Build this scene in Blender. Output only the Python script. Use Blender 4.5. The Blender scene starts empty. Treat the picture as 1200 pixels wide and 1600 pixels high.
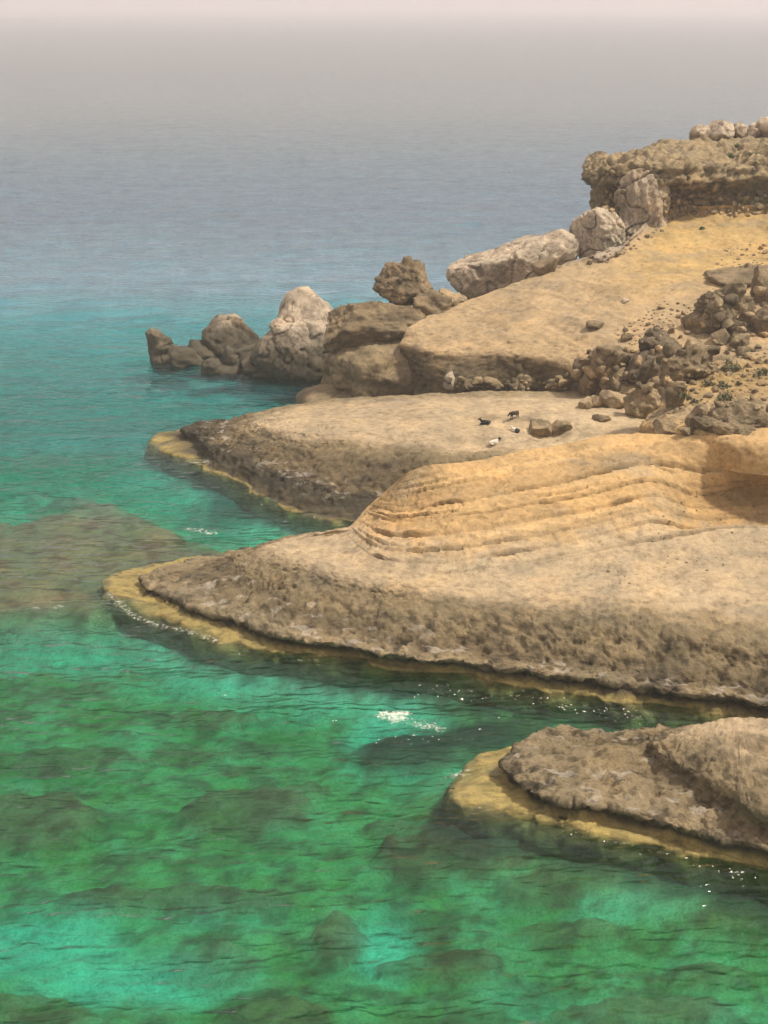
import bpy, bmesh, math, random
import numpy as np
from mathutils import Vector

rng = np.random.default_rng(7)
random.seed(7)
scene = bpy.context.scene
COL = scene.collection

# ------------------------------------------------------------------ camera
H = 36.0                       # eye height above the sea, metres
F = 2311.0                     # focal length in photo pixels (photo 1200 x 1600)
PITCH = math.atan(797.0 / F)
cam_d = bpy.data.cameras.new('camera')
cam_d.sensor_fit = 'VERTICAL'
cam_d.sensor_height = 36.0
cam_d.lens = 36.0 * F / 1600.0
cam_d.clip_start = 0.5
cam_d.clip_end = 80000.0
cam = bpy.data.objects.new('camera', cam_d)
cam.location = (0, 0, H)
cam.rotation_euler = (math.pi / 2 - PITCH, 0, 0)
COL.objects.link(cam)
scene.camera = cam

# ------------------------------------------------------------------ sky, sun, exposure
SUN_EL, SUN_AZ = math.radians(58), math.radians(102)     # azimuth clockwise from +Y
world = bpy.data.worlds.new('World')
scene.world = world
world.use_nodes = True
wn = world.node_tree
wn.nodes.clear()
w_out = wn.nodes.new('ShaderNodeOutputWorld')
w_bg = wn.nodes.new('ShaderNodeBackground')
w_sky = wn.nodes.new('ShaderNodeTexSky')
w_sky.sky_type = 'NISHITA'
w_sky.sun_disc = False
w_sky.sun_elevation = SUN_EL
w_sky.sun_rotation = SUN_AZ
w_sky.air_density = 1.0
w_sky.dust_density = 1.0
w_sky.ozone_density = 1.0
w_hs = wn.nodes.new('ShaderNodeHueSaturation')           # thin high overcast: greyer than clear sky
w_hs.inputs['Saturation'].default_value = 0.25
w_mix = wn.nodes.new('ShaderNodeMix')
w_mix.data_type = 'RGBA'
w_mix.inputs[0].default_value = 0.85
w_mix.inputs[7].default_value = (5.9, 5.15, 4.95, 1)
wn.links.new(w_sky.outputs[0], w_hs.inputs['Color'])
wn.links.new(w_hs.outputs[0], w_mix.inputs[6])
w_tc = wn.nodes.new('ShaderNodeTexCoord'); w_sep = wn.nodes.new('ShaderNodeSeparateXYZ')
w_cl = wn.nodes.new('ShaderNodeClamp')
w_ma = wn.nodes.new('ShaderNodeMath'); w_ma.operation = 'MULTIPLY_ADD'; w_ma.inputs[1].default_value = 1.4; w_ma.inputs[2].default_value = 0.37
w_mul = wn.nodes.new('ShaderNodeVectorMath'); w_mul.operation = 'SCALE'
wn.links.new(w_tc.outputs['Generated'], w_sep.inputs[0]); wn.links.new(w_sep.outputs[2], w_cl.inputs[0])
wn.links.new(w_cl.outputs[0], w_ma.inputs[0]); wn.links.new(w_ma.outputs[0], w_mul.inputs['Scale'])
wn.links.new(w_mix.outputs[2], w_mul.inputs[0]); wn.links.new(w_mul.outputs[0], w_bg.inputs['Color'])
w_bg.inputs['Strength'].default_value = 0.084
wn.links.new(w_bg.outputs[0], w_out.inputs['Surface'])

sun_d = bpy.data.lights.new('sun', 'SUN')
sun_d.energy = 2.9
sun_d.angle = math.radians(5)
sun_d.color = (1.0, 0.93, 0.82)
sun = bpy.data.objects.new('sun', sun_d)
sdir = Vector((math.sin(SUN_AZ) * math.cos(SUN_EL), math.cos(SUN_AZ) * math.cos(SUN_EL), math.sin(SUN_EL)))
sun.rotation_euler = sdir.to_track_quat('Z', 'Y').to_euler()
sun.location = (0, 0, 120)
COL.objects.link(sun)

scene.view_settings.view_transform = 'Standard'
scene.view_settings.look = 'None'
scene.view_settings.gamma = 1.0
scene.view_settings.use_curve_mapping = False
scene.view_settings.exposure = 0.68
scene.render.engine = 'CYCLES'
scene.cycles.use_denoising = True
scene.cycles.max_bounces = 5
scene.cycles.diffuse_bounces = 2
scene.cycles.volume_bounces = 1
scene.cycles.transparent_max_bounces = 8
scene.cycles.sample_clamp_indirect = 4.0

# ------------------------------------------------------------------ helpers: view geometry
CP, SP = math.cos(PITCH), math.sin(PITCH)
def ray(u, v):
    a, b = (u - 600.0) / F, (v - 800.0) / F
    return np.array([a, CP - b * SP, -SP - b * CP])
def P(u, v, z=0.0):
    """point at height z under photo pixel (u, v)"""
    d = ray(u, v)
    return np.array([0, 0, H]) + d * ((z - H) / d[2])
def PD(u, v, y):
    d = ray(u, v)
    return np.array([0, 0, H]) + d * (y / d[1])
def px_of(p):
    p = np.asarray(p, float)
    x, y, z = p[..., 0], p[..., 1], p[..., 2] - H
    dep = y * CP - z * SP
    return 600 + F * x / dep, 800 - F * (y * SP + z * CP) / dep

# ------------------------------------------------------------------ helpers: noise
_perm = rng.permutation(256)
_perm = np.concatenate([_perm, _perm, _perm])
_g = rng.normal(size=(256, 3)); _g /= np.linalg.norm(_g, axis=1)[:, None]
def perlin(p):
    i = np.floor(p).astype(np.int64); f = p - i; i &= 255
    w = f * f * f * (f * (f * 6 - 15) + 10)
    out = 0
    for dx in (0, 1):
        for dy in (0, 1):
            for dz in (0, 1):
                h = _perm[_perm[_perm[(i[:, 0] + dx) & 255] + ((i[:, 1] + dy) & 255)] + ((i[:, 2] + dz) & 255)]
                g = _g[h]
                d = g[:, 0] * (f[:, 0] - dx) + g[:, 1] * (f[:, 1] - dy) + g[:, 2] * (f[:, 2] - dz)
                wx = w[:, 0] if dx else 1 - w[:, 0]
                wy = w[:, 1] if dy else 1 - w[:, 1]
                wz = w[:, 2] if dz else 1 - w[:, 2]
                out = out + d * wx * wy * wz
    return out * 1.6
def fbm(p, octs=4, gain=0.5, ridged=False):
    s = np.zeros(len(p)); a = 1.0; t = 0
    for o in range(octs):
        n = perlin(p + 17.3 * o)
        s += a * ((1 - 2 * np.abs(n)) if ridged else n); t += a
        p = p * 2.03; a *= gain
    return s / t
_h3 = rng.random((256, 3))
def worley(p):
    i = np.floor(p).astype(np.int64); f = p - i
    d1 = np.full(len(p), 9.0); d2 = np.full(len(p), 9.0)
    for dx in (-1, 0, 1):
        for dy in (-1, 0, 1):
            for dz in (-1, 0, 1):
                h = _perm[_perm[_perm[(i[:, 0] + dx) & 255] + ((i[:, 1] + dy) & 255)] + ((i[:, 2] + dz) & 255)]
                c = _h3[h] + np.array([dx, dy, dz]) - f
                d = np.sqrt((c * c).sum(1))
                d2 = np.minimum(d2, np.maximum(d1, d)); d1 = np.minimum(d1, d)
    return d1, d2
def smooth(a, b, x):
    t = np.clip((x - a) / (b - a), 0, 1)
    return t * t * (3 - 2 * t)

# ------------------------------------------------------------------ helpers: meshes and tags
def tag(o, label=None, cat=None, group=None, kind=None):
    if label: o['label'] = label
    if cat: o['category'] = cat
    if group: o['group'] = group
    if kind: o['kind'] = kind
    return o
def mesh_from(name, verts, faces, mat, parent=None, attrs=None, smooth_shade=True):
    """verts (n,3), faces (m,k) int array; attrs {name: (n,) or (n,3)}"""
    me = bpy.data.meshes.new(name)
    verts = np.ascontiguousarray(verts, dtype=np.float32); faces = np.ascontiguousarray(faces, dtype=np.int32)
    k = faces.shape[1]
    me.vertices.add(len(verts)); me.vertices.foreach_set('co', verts.ravel())
    me.loops.add(faces.size); me.loops.foreach_set('vertex_index', faces.ravel())
    me.polygons.add(len(faces)); me.polygons.foreach_set('loop_start', np.arange(0, faces.size, k, dtype=np.int32))
    me.update(calc_edges=True)
    if smooth_shade:
        me.polygons.foreach_set('use_smooth', np.ones(len(faces), dtype=bool))
    for an, a in (attrs or {}).items():
        a = np.asarray(a, np.float32)
        if a.ndim == 2:
            at = me.attributes.new(an, 'FLOAT_COLOR', 'POINT')
            at.data.foreach_set('color', np.concatenate([a, np.ones((len(a), 1), np.float32)], 1).ravel())
        else:
            at = me.attributes.new(an, 'FLOAT', 'POINT'); at.data.foreach_set('value', a)
    me.materials.append(mat)
    o = bpy.data.objects.new(name, me)
    COL.objects.link(o)
    if parent: o.parent = parent
    return o
def grid_faces(nr, nc):
    i = np.arange(nr * nc).reshape(nr, nc)
    return np.stack([i[:-1, :-1], i[:-1, 1:], i[1:, 1:], i[1:, :-1]], -1).reshape(-1, 4)
def grid_normals(g):
    du = np.gradient(g, axis=1); dv = np.gradient(g, axis=0)
    n = np.cross(du, dv); l = np.linalg.norm(n, axis=2, keepdims=True)
    n = n / np.maximum(l, 1e-9)
    return n

# ------------------------------------------------------------------ materials
def new_mat(name):
    m = bpy.data.materials.new(name); m.use_nodes = True
    nt = m.node_tree; nt.nodes.clear()
    return m, nt, nt.nodes.new, nt.links.new
def rock_material(name, tint=(1, 1, 1), base=None, rough=0.9, scale=1.0, bump=0.25, crack=0.0, land=False, grit=1.0):
    """base None: albedo from the mesh's 'tone' attribute; fine mottling and grain on top"""
    m, nt, N, L = new_mat(name)
    out = N('ShaderNodeOutputMaterial'); b = N('ShaderNodeBsdfPrincipled')
    b.inputs['Roughness'].default_value = rough; b.inputs['Specular IOR Level'].default_value = 0.25
    geo = N('ShaderNodeNewGeometry')
    if base is None:
        src = N('ShaderNodeAttribute'); src.attribute_name = 'tone'; csock = src.outputs['Color']
    else:
        src = N('ShaderNodeRGB'); src.outputs[0].default_value = (*base, 1); csock = src.outputs[0]
    def noise(sc, det, ro=0.6):
        n = N('ShaderNodeTexNoise'); n.inputs['Scale'].default_value = sc * scale
        n.inputs['Detail'].default_value = det; n.inputs['Roughness'].default_value = ro
        L(geo.outputs['Position'], n.inputs['Vector']); return n
    def ramp(sock, stops):
        r = N('ShaderNodeValToRGB'); e = r.color_ramp.elements
        e[0].position, e[0].color = stops[0][0], (*stops[0][1], 1)
        e[1].position, e[1].color = stops[-1][0], (*stops[-1][1], 1)
        for p_, c_ in stops[1:-1]:
            x = e.new(p_); x.color = (*c_, 1)
        L(sock, r.inputs['Fac']); return r.outputs['Color']
    def mul(a, bb, fac=1.0):
        x = N('ShaderNodeMix'); x.data_type = 'RGBA'; x.blend_type = 'MULTIPLY'; x.inputs[0].default_value = fac
        L(a, x.inputs[6]); L(bb, x.inputs[7]); return x.outputs[2]
    n1 = noise(0.35, 5); n2 = noise(2.2, 6, 0.7); n3 = noise(9.0, 4, 0.75)
    c = mul(csock, ramp(n1.outputs[0], [(0.3, (0.74, 0.76, 0.78)), (0.52, (1, 1, 1)), (0.72, (1.18, 1.12, 1.02))]))
    c = mul(c, ramp(n2.outputs[0], [(0.3, (0.62, 0.62, 0.6)), (0.47, (0.96, 0.95, 0.93)), (0.7, (1.16, 1.14, 1.1))]))
    c = mul(c, ramp(n3.outputs[0], [(0.3, (1 - .45 * grit,) * 3), (0.5, (1, 1, 1)), (0.7, (1 + .2 * grit,) * 3)]))
    if crack:
        cn = noise(crack, 2.5, 0.5); cn.inputs['Distortion'].default_value = 0.8
        sb_ = N('ShaderNodeMath'); sb_.operation = 'SUBTRACT'; sb_.inputs[1].default_value = 0.5; L(cn.outputs[0], sb_.inputs[0])
        ab = N('ShaderNodeMath'); ab.operation = 'ABSOLUTE'; L(sb_.outputs[0], ab.inputs[0])
        c = mul(c, ramp(ab.outputs[0], [(0.0, (0.42, 0.38, 0.33)), (0.012, (0.8, 0.78, 0.76)), (0.02, (1, 1, 1))]))
    tn = N('ShaderNodeRGB'); tn.outputs[0].default_value = (*tint, 1)
    c = mul(c, tn.outputs[0])
    L(c, b.inputs['Base Color'])
    ad = N('ShaderNodeMath'); ad.operation = 'MULTIPLY_ADD'; ad.inputs[1].default_value = 0.45
    L(n3.outputs[0], ad.inputs[0]); L(n2.outputs[0], ad.inputs[2])
    bp = N('ShaderNodeBump'); bp.inputs['Strength'].default_value = 0.8; bp.inputs['Distance'].default_value = bump
    L(ad.outputs[0], bp.inputs['Height'])
    if land:
        ra = N('ShaderNodeAttribute'); ra.attribute_name = 'rough'; rm = N('ShaderNodeMath'); rm.operation = 'MULTIPLY_ADD'; rm.inputs[1].default_value = .75; rm.inputs[2].default_value = .12; rm.use_clamp = True
        L(ra.outputs['Fac'], rm.inputs[0]); L(rm.outputs[0], bp.inputs['Strength']); L(bp.outputs[0], b.inputs['Normal'])
    L(b.outputs[0], out.inputs['Surface'])
    return m
M_LAND = rock_material('weathered_sandstone', land=True, grit=.55)
M_BOULDER = rock_material('boulder_conglomerate', base=None, bump=0.4, grit=1.2)
M_LIME = rock_material('pale_limestone', base=None, bump=0.3, crack=0.5)
M_STONE = rock_material('cobble_stone', base=(0.30, 0.24, 0.15), bump=0.15)

def water_material():
    m, nt, N, L = new_mat('sea_water')
    out = N('ShaderNodeOutputMaterial'); geo = N('ShaderNodeNewGeometry')
    glass = N('ShaderNodeBsdfGlossy'); refr = N('ShaderNodeBsdfRefraction'); refr.inputs['IOR'].default_value = 1.33; refr.inputs['Roughness'].default_value = 0.0
    clear = N('ShaderNodeBsdfTransparent'); fres = N('ShaderNodeFresnel'); fres.inputs['IOR'].default_value = 1.33
    # wavelets: stretched along x; faded into roughness far out where they are smaller than the eye resolves
    mp = N('ShaderNodeMapping'); mp.inputs['Scale'].default_value = (0.38, 1.0, 1.0); mp.inputs['Rotation'].default_value = (0, 0, 0.12)
    L(geo.outputs['Position'], mp.inputs['Vector'])
    def noise(sc, det):
        n = N('ShaderNodeTexNoise'); n.inputs['Scale'].default_value = sc; n.inputs['Detail'].default_value = det
        n.inputs['Distortion'].default_value = 0.4
        L(mp.outputs[0], n.inputs['Vector']); return n
    na = noise(2.6, 3); nc = noise(0.22, 3); nd_ = noise(0.5, 2); ne = noise(0.045, 3)
    def wave(lam, rot, dist, dsc):
        m_ = N('ShaderNodeMapping'); m_.inputs['Rotation'].default_value = (0, 0, rot); L(geo.outputs['Position'], m_.inputs['Vector'])
        w_ = N('ShaderNodeTexWave'); w_.bands_direction = 'Y'; w_.inputs['Scale'].default_value = 2 * math.pi / 20 / lam
        w_.inputs['Distortion'].default_value = dist; w_.inputs['Detail'].default_value = 2.5; w_.inputs['Detail Scale'].default_value = dsc
        L(m_.outputs[0], w_.inputs['Vector']); return w_
    wa = wave(0.95, 0.10, 7.0, 1.1); wb = wave(0.6, -0.22, 7.0, 0.9)
    def math_(op, a, b_=None, c_=None):
        x = N('ShaderNodeMath'); x.operation = op
        for i, s in enumerate((a, b_, c_)):
            if s is None: continue
            if isinstance(s, (int, float)): x.inputs[i].default_value = s
            else: L(s, x.inputs[i])
        return x.outputs[0]
    def crest(n):                 # sharp crests, broad troughs
        x = math_('SUBTRACT', n.outputs[0], 0.5); x = math_('ABSOLUTE', x); x = math_('MULTIPLY', x, -2.0)
        return math_('ADD', x, 1.0)
    def sharp(w_): return math_('POWER', w_.outputs['Fac'], 1.7)
    amp_ = math_('MULTIPLY_ADD', nc.outputs[0], 1.6, 0.2)       # ripples come in patches
    h = math_('MULTIPLY', sharp(wa), 0.055)
    h = math_('MULTIPLY_ADD', sharp(wb), 0.034, h)
    h = math_('MULTIPLY', h, amp_)
    h = math_('MULTIPLY_ADD', na.outputs[0], 0.06, h)
    h = math_('MULTIPLY_ADD', nd_.outputs[0], 0.16, h)
    h = math_('MULTIPLY_ADD', nc.outputs[0], 0.8, h)
    h = math_('MULTIPLY_ADD', ne.outputs[0], 3.0, h)
    bp = N('ShaderNodeBump'); bp.inputs['Strength'].default_value = 1.0; bp.inputs['Distance'].default_value = 1.0
    L(h, bp.inputs['Height'])
    for nd in (glass, refr, fres): L(bp.outputs[0], nd.inputs['Normal'])
    sep = N('ShaderNodeSeparateXYZ'); L(geo.outputs['Position'], sep.inputs[0])
    mr = N('ShaderNodeMapRange'); mr.interpolation_type = 'SMOOTHERSTEP'; mr.inputs[1].default_value = 60; mr.inputs[2].default_value = 5000
    mr.inputs[3].default_value = 0.11; mr.inputs[4].default_value = 0.3
    L(sep.outputs[1], mr.inputs[0]); L(mr.outputs[0], glass.inputs['Roughness'])
    m1 = N('ShaderNodeMixShader'); mf = N('ShaderNodeMapRange'); mf.inputs[1].default_value = 110; mf.inputs[2].default_value = 260; mf.inputs[3].default_value = 0.12; mf.inputs[4].default_value = 0.92; L(sep.outputs[1], mf.inputs[0]); L(mf.outputs[0], m1.inputs[0]); L(clear.outputs[0], m1.inputs[1]); L(refr.outputs[0], m1.inputs[2])
    m2 = N('ShaderNodeMixShader'); L(fres.outputs[0], m2.inputs[0]); L(m1.outputs[0], m2.inputs[1]); L(glass.outputs[0], m2.inputs[2]); glass = m2
    foam = N('ShaderNodeBsdfDiffuse'); foam.inputs['Color'].default_value = (0.70, 0.66, 0.57, 1)
    fa = N('ShaderNodeAttribute'); fa.attribute_name = 'foam'
    sa = N('ShaderNodeAttribute'); sa.attribute_name = 'speck'
    fn = N('ShaderNodeTexNoise'); fn.inputs['Scale'].default_value = 4.5; fn.inputs['Detail'].default_value = 9
    fn.inputs['Roughness'].default_value = 0.7; L(geo.outputs['Position'], fn.inputs['Vector'])
    f1 = math_('MULTIPLY_ADD', fa.outputs['Fac'], 0.57, fn.outputs[0])
    f1 = math_('SUBTRACT', f1, 0.93); f1 = math_('MULTIPLY', f1, 3.8); f1 = math_('MINIMUM', f1, 0.88)
    sn = N('ShaderNodeTexNoise'); sn.inputs['Scale'].default_value = 5.0; sn.inputs['Detail'].default_value = 2
    L(geo.outputs['Position'], sn.inputs['Vector'])
    s1 = math_('MULTIPLY_ADD', sa.outputs['Fac'], 0.28, sn.outputs[0])
    s1 = math_('SUBTRACT', s1, 0.94); s1 = math_('MULTIPLY', s1, 14.0)
    ff = math_('MAXIMUM', f1, s1)
    cl = N('ShaderNodeClamp'); L(ff, cl.inputs[0])
    mx = N('ShaderNodeMixShader'); L(cl.outputs[0], mx.inputs[0]); L(glass.outputs[0], mx.inputs[1]); L(foam.outputs[0], mx.inputs[2])
    L(mx.outputs[0], out.inputs['Surface'])
    va = N('ShaderNodeVolumeAbsorption'); va.inputs['Color'].default_value = (0.0, 0.826, 0.735, 1); va.inputs['Density'].default_value = 0.34
    L(va.outputs[0], out.inputs['Volume'])
    return m
M_WATER = water_material()

# ------------------------------------------------------------------ lofted landforms
TONE = dict(
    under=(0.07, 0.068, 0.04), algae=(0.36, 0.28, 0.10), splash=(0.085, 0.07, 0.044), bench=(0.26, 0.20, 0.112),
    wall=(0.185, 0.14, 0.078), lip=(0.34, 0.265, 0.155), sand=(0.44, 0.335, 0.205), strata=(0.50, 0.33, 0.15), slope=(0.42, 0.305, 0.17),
    yellow=(0.40, 0.275, 0.115), cap=(0.38, 0.29, 0.165), congl=(0.31, 0.225, 0.11), lime=(0.42, 0.335, 0.255),
)
def catmull(pts, t, tens=0.5):
    """pts (n, ...) sampled at parameters t in 0..n-1"""
    n = len(pts); i = np.clip(np.floor(t).astype(int), 0, n - 2); f = t - i
    f = f.reshape((-1,) + (1,) * (pts.ndim - 1))
    p0, p1, p2, p3 = pts[np.maximum(i - 1, 0)], pts[i], pts[i + 1], pts[np.minimum(i + 2, n - 1)]
    m1, m2 = tens * (p2 - p0), tens * (p3 - p1)
    f2, f3 = f * f, f * f * f
    return (2 * f3 - 3 * f2 + 1) * p1 + (f3 - 2 * f2 + f) * m1 + (-2 * f3 + 3 * f2) * p2 + (f3 - f2) * m2
def params(ctrl, axis, spacing, lo=2, hi=400, sym=False):
    d = np.linalg.norm(np.diff(ctrl, axis=axis), axis=2)
    d = np.quantile(d, 0.75, axis=1 - axis)
    if sym: d = np.maximum(d, d[::-1])
    ts = []
    for k, l in enumerate(d):
        n = int(np.clip(round(l / spacing), lo, hi))
        ts.append(k + np.arange(n) / n)
    return np.concatenate(ts + [np.array([len(d)])])
def loft(name, rows, keys, rough, spacing=0.14, ridge=False, big=0.25, mid=0.10, fine=0.05, shape=None, extra=None,
         mat=None, tens=0.36):
    """rows: list of equally long lists of world points; keys: tone per row; rough: 0..1 per row"""
    ctrl = np.array(rows, float)                       # (M, N, 3)
    M, N_ = ctrl.shape[:2]
    tr = params(ctrl, 0, spacing); tc = params(ctrl, 1, spacing * 1.25, sym=ridge)
    g = catmull(ctrl, tr, tens)                        # rows -> dense
    g = np.swapaxes(catmull(np.swapaxes(g, 0, 1), tc, 0.5), 0, 1)
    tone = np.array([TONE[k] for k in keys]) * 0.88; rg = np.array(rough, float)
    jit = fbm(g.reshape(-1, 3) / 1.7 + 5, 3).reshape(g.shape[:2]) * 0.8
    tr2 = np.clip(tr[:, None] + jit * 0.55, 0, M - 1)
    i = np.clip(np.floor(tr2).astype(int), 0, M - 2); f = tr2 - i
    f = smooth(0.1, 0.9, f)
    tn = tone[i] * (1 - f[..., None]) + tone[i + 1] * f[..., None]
    rr = rg[i] * (1 - f) + rg[i + 1] * f
    nrm = grid_normals(g)
    flip = np.sign(nrm[..., 2].sum())
    nrm = nrm * (flip if flip != 0 else 1)
    if ridge:
        wr_ = smooth(M - 1.9, M - 1.02, tr)[:, None, None]
        nrm = nrm * (1 - wr_) + np.array([0, 0, 1.0]) * wr_
    p = g.reshape(-1, 3); n = nrm.reshape(-1, 3); rr = rr.ravel(); tn = tn.reshape(-1, 3)
    T = np.repeat(tr, len(tc)); S = np.tile(tc, len(tr))
    if shape is not None:
        p, tn, rr = shape(p, n, T, S, tn, rr)
    land = smooth(-0.6, 0.4, p[:, 2])
    wob = np.stack([fbm(p / 2.6 + 11, 3), fbm(p / 2.6 + 31, 3), 0 * p[:, 0]], 1) * 0.95 * smooth(-3, 0, p[:, 2])[:, None] * smooth(2.2, 1.0, p[:, 2])[:, None]
    p = p + wob
    d = big * fbm(p / 5.0, 3) * land
    d += mid * 1.2 * fbm(p / np.array([1.7, 1.7, 0.8]) + 3, 4, .55) * (0.3 + rr)
    d += 0.17 * rr * fbm(p / np.array([1.6, 1.6, .5]) + 13, 4, .6, ridged=True)
    w1, w2 = worley(p / 0.8 + 0.45 * np.stack([perlin(p / .5), perlin(p / .5 + 9), perlin(p / .5 + 21)], 1))
    d += rr * 0.11 * (smooth(0.0, 0.35, w2 - w1) - 0.7) * land * smooth(-.3, .4, fbm(p / 2.2 + 55, 2))
    d += fine * 1.7 * (0.25 + rr + 0.4 * smooth(.5, 1.0, rr)) * fbm(p / 0.42, 3, 0.65)
    d -= (0.7 * rr * smooth(.5, 1.1, rr)) * np.clip(fbm(p / 0.75 + 40, 3, .6) - 0.10, 0, .35)
    # scaling-off: thin broken sheets on flat tops
    fl = fbm(p / np.array([1.5, .8, 1.0]) + 70, 3, .6)
    d -= 0.07 * smooth(.10, .16, fl) * land
    salt = smooth(.22, .34, fbm(p / np.array([1.3, .8, .8]) + 90, 3, .6)) * smooth(.7, 1.0, rr) * smooth(.6, 1.0, p[:, 2]) * smooth(2.2, 1.6, p[:, 2]) * smooth(.75, .93, n[:, 2])
    q = p + n * d[:, None]
    # cavities hold dark lichen and dirt: colour follows its own noise, not the light
    li = smooth(0.0, 0.3, fbm(p / 0.7 + 60, 4, 0.7) + 0.3 * fbm(p / 4 + 80, 2)) * (0.15 + 0.85 * rr)
    tn = tn * (1 - 0.55 * li[:, None])
    dry = p[:, 2] > 0.6
    pa = fbm(p / np.array([5.0, 3.0, 3.0]) + 120, 4, .6)
    grey = smooth(.05, .4, pa)[:, None] * .5 * dry[:, None]; lum = tn.mean(1)[:, None] * np.array([1.06, .89, .60])
    tn = tn * (1 - grey) + lum * .92 * grey
    tn = tn * (1 + .16 * smooth(.1, .4, -pa)[:, None] * dry[:, None])
    ck = np.abs(perlin(p / np.array([3.2, 2.0, 2.0]) + 150 + .5 * np.stack([perlin(p / .8)] * 3, 1)))
    ckm = smooth(.022, .006, ck) * smooth(.0, .3, fbm(p / 4 + 171, 2)) * dry
    q = q - n * (0.10 * ckm)[:, None]
    tn = tn * (1 - .35 * ckm[:, None])
    ol = (smooth(-.05, .3, fbm(p / 0.8 + 200, 4, .65)) * smooth(.5, .2, p[:, 2]))[:, None]
    tn = tn * (1 - .7 * ol) + np.array((.12, .095, .04)) * .7 * ol
    tn = tn * (1 - .5 * salt[:, None]) + np.array((.50, .44, .36)) * .5 * salt[:, None]
    fc = grid_faces(len(tr), len(tc))
    if ridge:                    # the crest is one line of vertices shared by both flanks
        nc = len(tc); j = np.arange(nc); mp = np.arange(len(q)); mp[-nc:] = (len(q) - nc) + np.minimum(j, nc - 1 - j)
        fc = mp[fc]
        sm = q.reshape(len(tr), nc, 3)
        k = int((tr > M - 1.5).sum())
        for it in range(6):      # round the crest over
            full = np.concatenate([sm[-k:], sm[-2:-k - 1:-1, ::-1]])
            av = full.copy(); av[1:-1] = 0.5 * full[1:-1] + 0.25 * (full[2:] + full[:-2])
            w_ = np.linspace(0, 1, k)[:, None, None] ** 1.5
            sm[-k:] = sm[-k:] * (1 - w_) + av[:k] * w_
        q = sm.reshape(-1, 3)
    o = mesh_from(name, q, fc, mat or M_LAND, attrs={'tone': tn, 'rough': rr})
    return o
def row(pts, z=None):
    return [P(*(q if len(q) == 3 else (*q, z))) for q in pts]
def skirt(pts, out, dz, centre):
    """push a contour outward (away from a spine point) and down, for the part under water"""
    r = []
    a = np.array(pts)
    t = np.gradient(a, axis=0); nn = np.stack([-t[:, 1], t[:, 0], 0 * t[:, 0]], 1)
    nn /= np.linalg.norm(nn, axis=1)[:, None]
    c = np.array(centre)
    s = np.sign(((a[:, :2] - c[:2]) * nn[:, :2]).sum(1))
    return [a[k] + nn[k] * s[k] * out + np.array([0, 0, dz]) for k in range(len(a))]
def mixr(a, b, t, push=0.0):
    return [p_ * (1 - t) + q_ * t + np.array([0, push, 0]) for p_, q_ in zip(a, b)]
def pal(r):
    return r + r[-2::-1]

# --- near point (lower right)
A1 = row([(1500,1465),(1200,1369),(1050,1330),(890,1294),(780,1270),(704,1244),(738,1187),(838,1157),(1000,1156),(1200,1156),(1500,1160)], -0.13)
A2 = row([(1500,1440),(1200,1352),(1050,1308),(890,1275),(830,1258),(801,1238),(801,1196),(850,1160),(1000,1156),(1200,1156),(1500,1160)], 0.10)
A3 = row([(1500,1415,1.2),(1200,1325,1.1),(1050,1285,1.0),(900,1252,.95),(836,1234,.95),(804,1203,1.0),(812,1176,1.0),(858,1147,1.0),(1000,1147,1.0),(1200,1146,1.2),(1500,1150,1.4)])
A4 = row([(1500,1390,1.4),(1200,1298,1.4),(1120,1255,1.4),(1040,1212,1.3),(1005,1195,1.3),(990,1180,1.25),(990,1166,1.2),(1005,1156,1.2),(1035,1150,1.2),(1200,1140,1.4),(1500,1145,1.6)])
A5 = row([(1500,1330,3.0),(1200,1262,2.7),(1140,1228,2.5),(1066,1190,2.25),(1032,1172,2.1),(1018,1160,1.95),(1037,1148,1.9),(1052,1143,1.9),(1080,1138,2.0),(1200,1132,2.4),(1500,1140,2.6)])
A6 = row(pal([(1500,1120,4.2),(1200,1121,3.3),(1150,1121,3.2),(1110,1127,2.9),(1085,1135,2.6),(1070,1142,2.3)]))
cA = P(1150, 1200, 0)
A0 = skirt(A1, .5, -2.0, cA); Am = skirt(A1, 1.1, -6.0, cA)
o = loft('near_headland', [Am, A0, A1, A2, mixr(A2, A3, .45, .38), A3, A4, A5, A6],
     ['under', 'under', 'algae', 'algae', 'splash', 'lip', 'bench', 'bench', 'sand'], [.6, .5, .3, .5, 1.1, 1.2, 1.2, 1.0, .5], 0.11, ridge=True, big=.2, mid=.14)
tag(o, 'low pitted rock point with algae rim reaching in from the lower right edge', 'rock point', kind='structure')

# --- middle headland with the layered mound
B1 = row([(1500,1195),(1200,1135),(1000,1106),(820,1077),(640,1049),(480,1027),(345,1003),(160,918),(268,876),(350,872),(440,858),(560,850),(800,842),(1000,835),(1400,830)], -0.13)
B2 = row([(1500,1185),(1200,1125),(1000,1098),(820,1068),(640,1040),(480,1018),(372,994),(222,928),(284,880),(350,873),(440,858),(560,850),(800,842),(1000,835),(1400,830)], 0.10)
B3 = row([(1500,1150,1.2),(1200,1100,1.1),(1000,1072,1.0),(820,1046,1.0),(640,1024,1.0),(490,1000,1.0),(388,974,.95),(228,910,.7),(290,877,.7),(352,868,.8),(440,850,.9),(560,845,.8),(800,840,.8),(1000,833,.8),(1400,828,.8)])
B4 = row([(1500,1125,1.4),(1200,1078,1.4),(1000,1052,1.3),(820,1028,1.3),(640,1002,1.3),(520,975,1.3),(430,937,1.3),(352,895,1.25),(352,874,1.2),(380,866,1.2),(450,846,1.4),(560,835,1.5),(800,835,2),(1000,830,2),(1400,825,2)])
B5 = row([(1500,1020,3.4),(1200,1000,3.3),(1000,972,3.2),(820,962,3.1),(640,938,2.9),(540,920,2.8),(450,893,2.6),(368,872,2.0),(382,857,2.0),(412,844,2.3),(470,833,2.6),(560,827,2.9),(800,830,3),(1000,825,3),(1400,820,3)])
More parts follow.
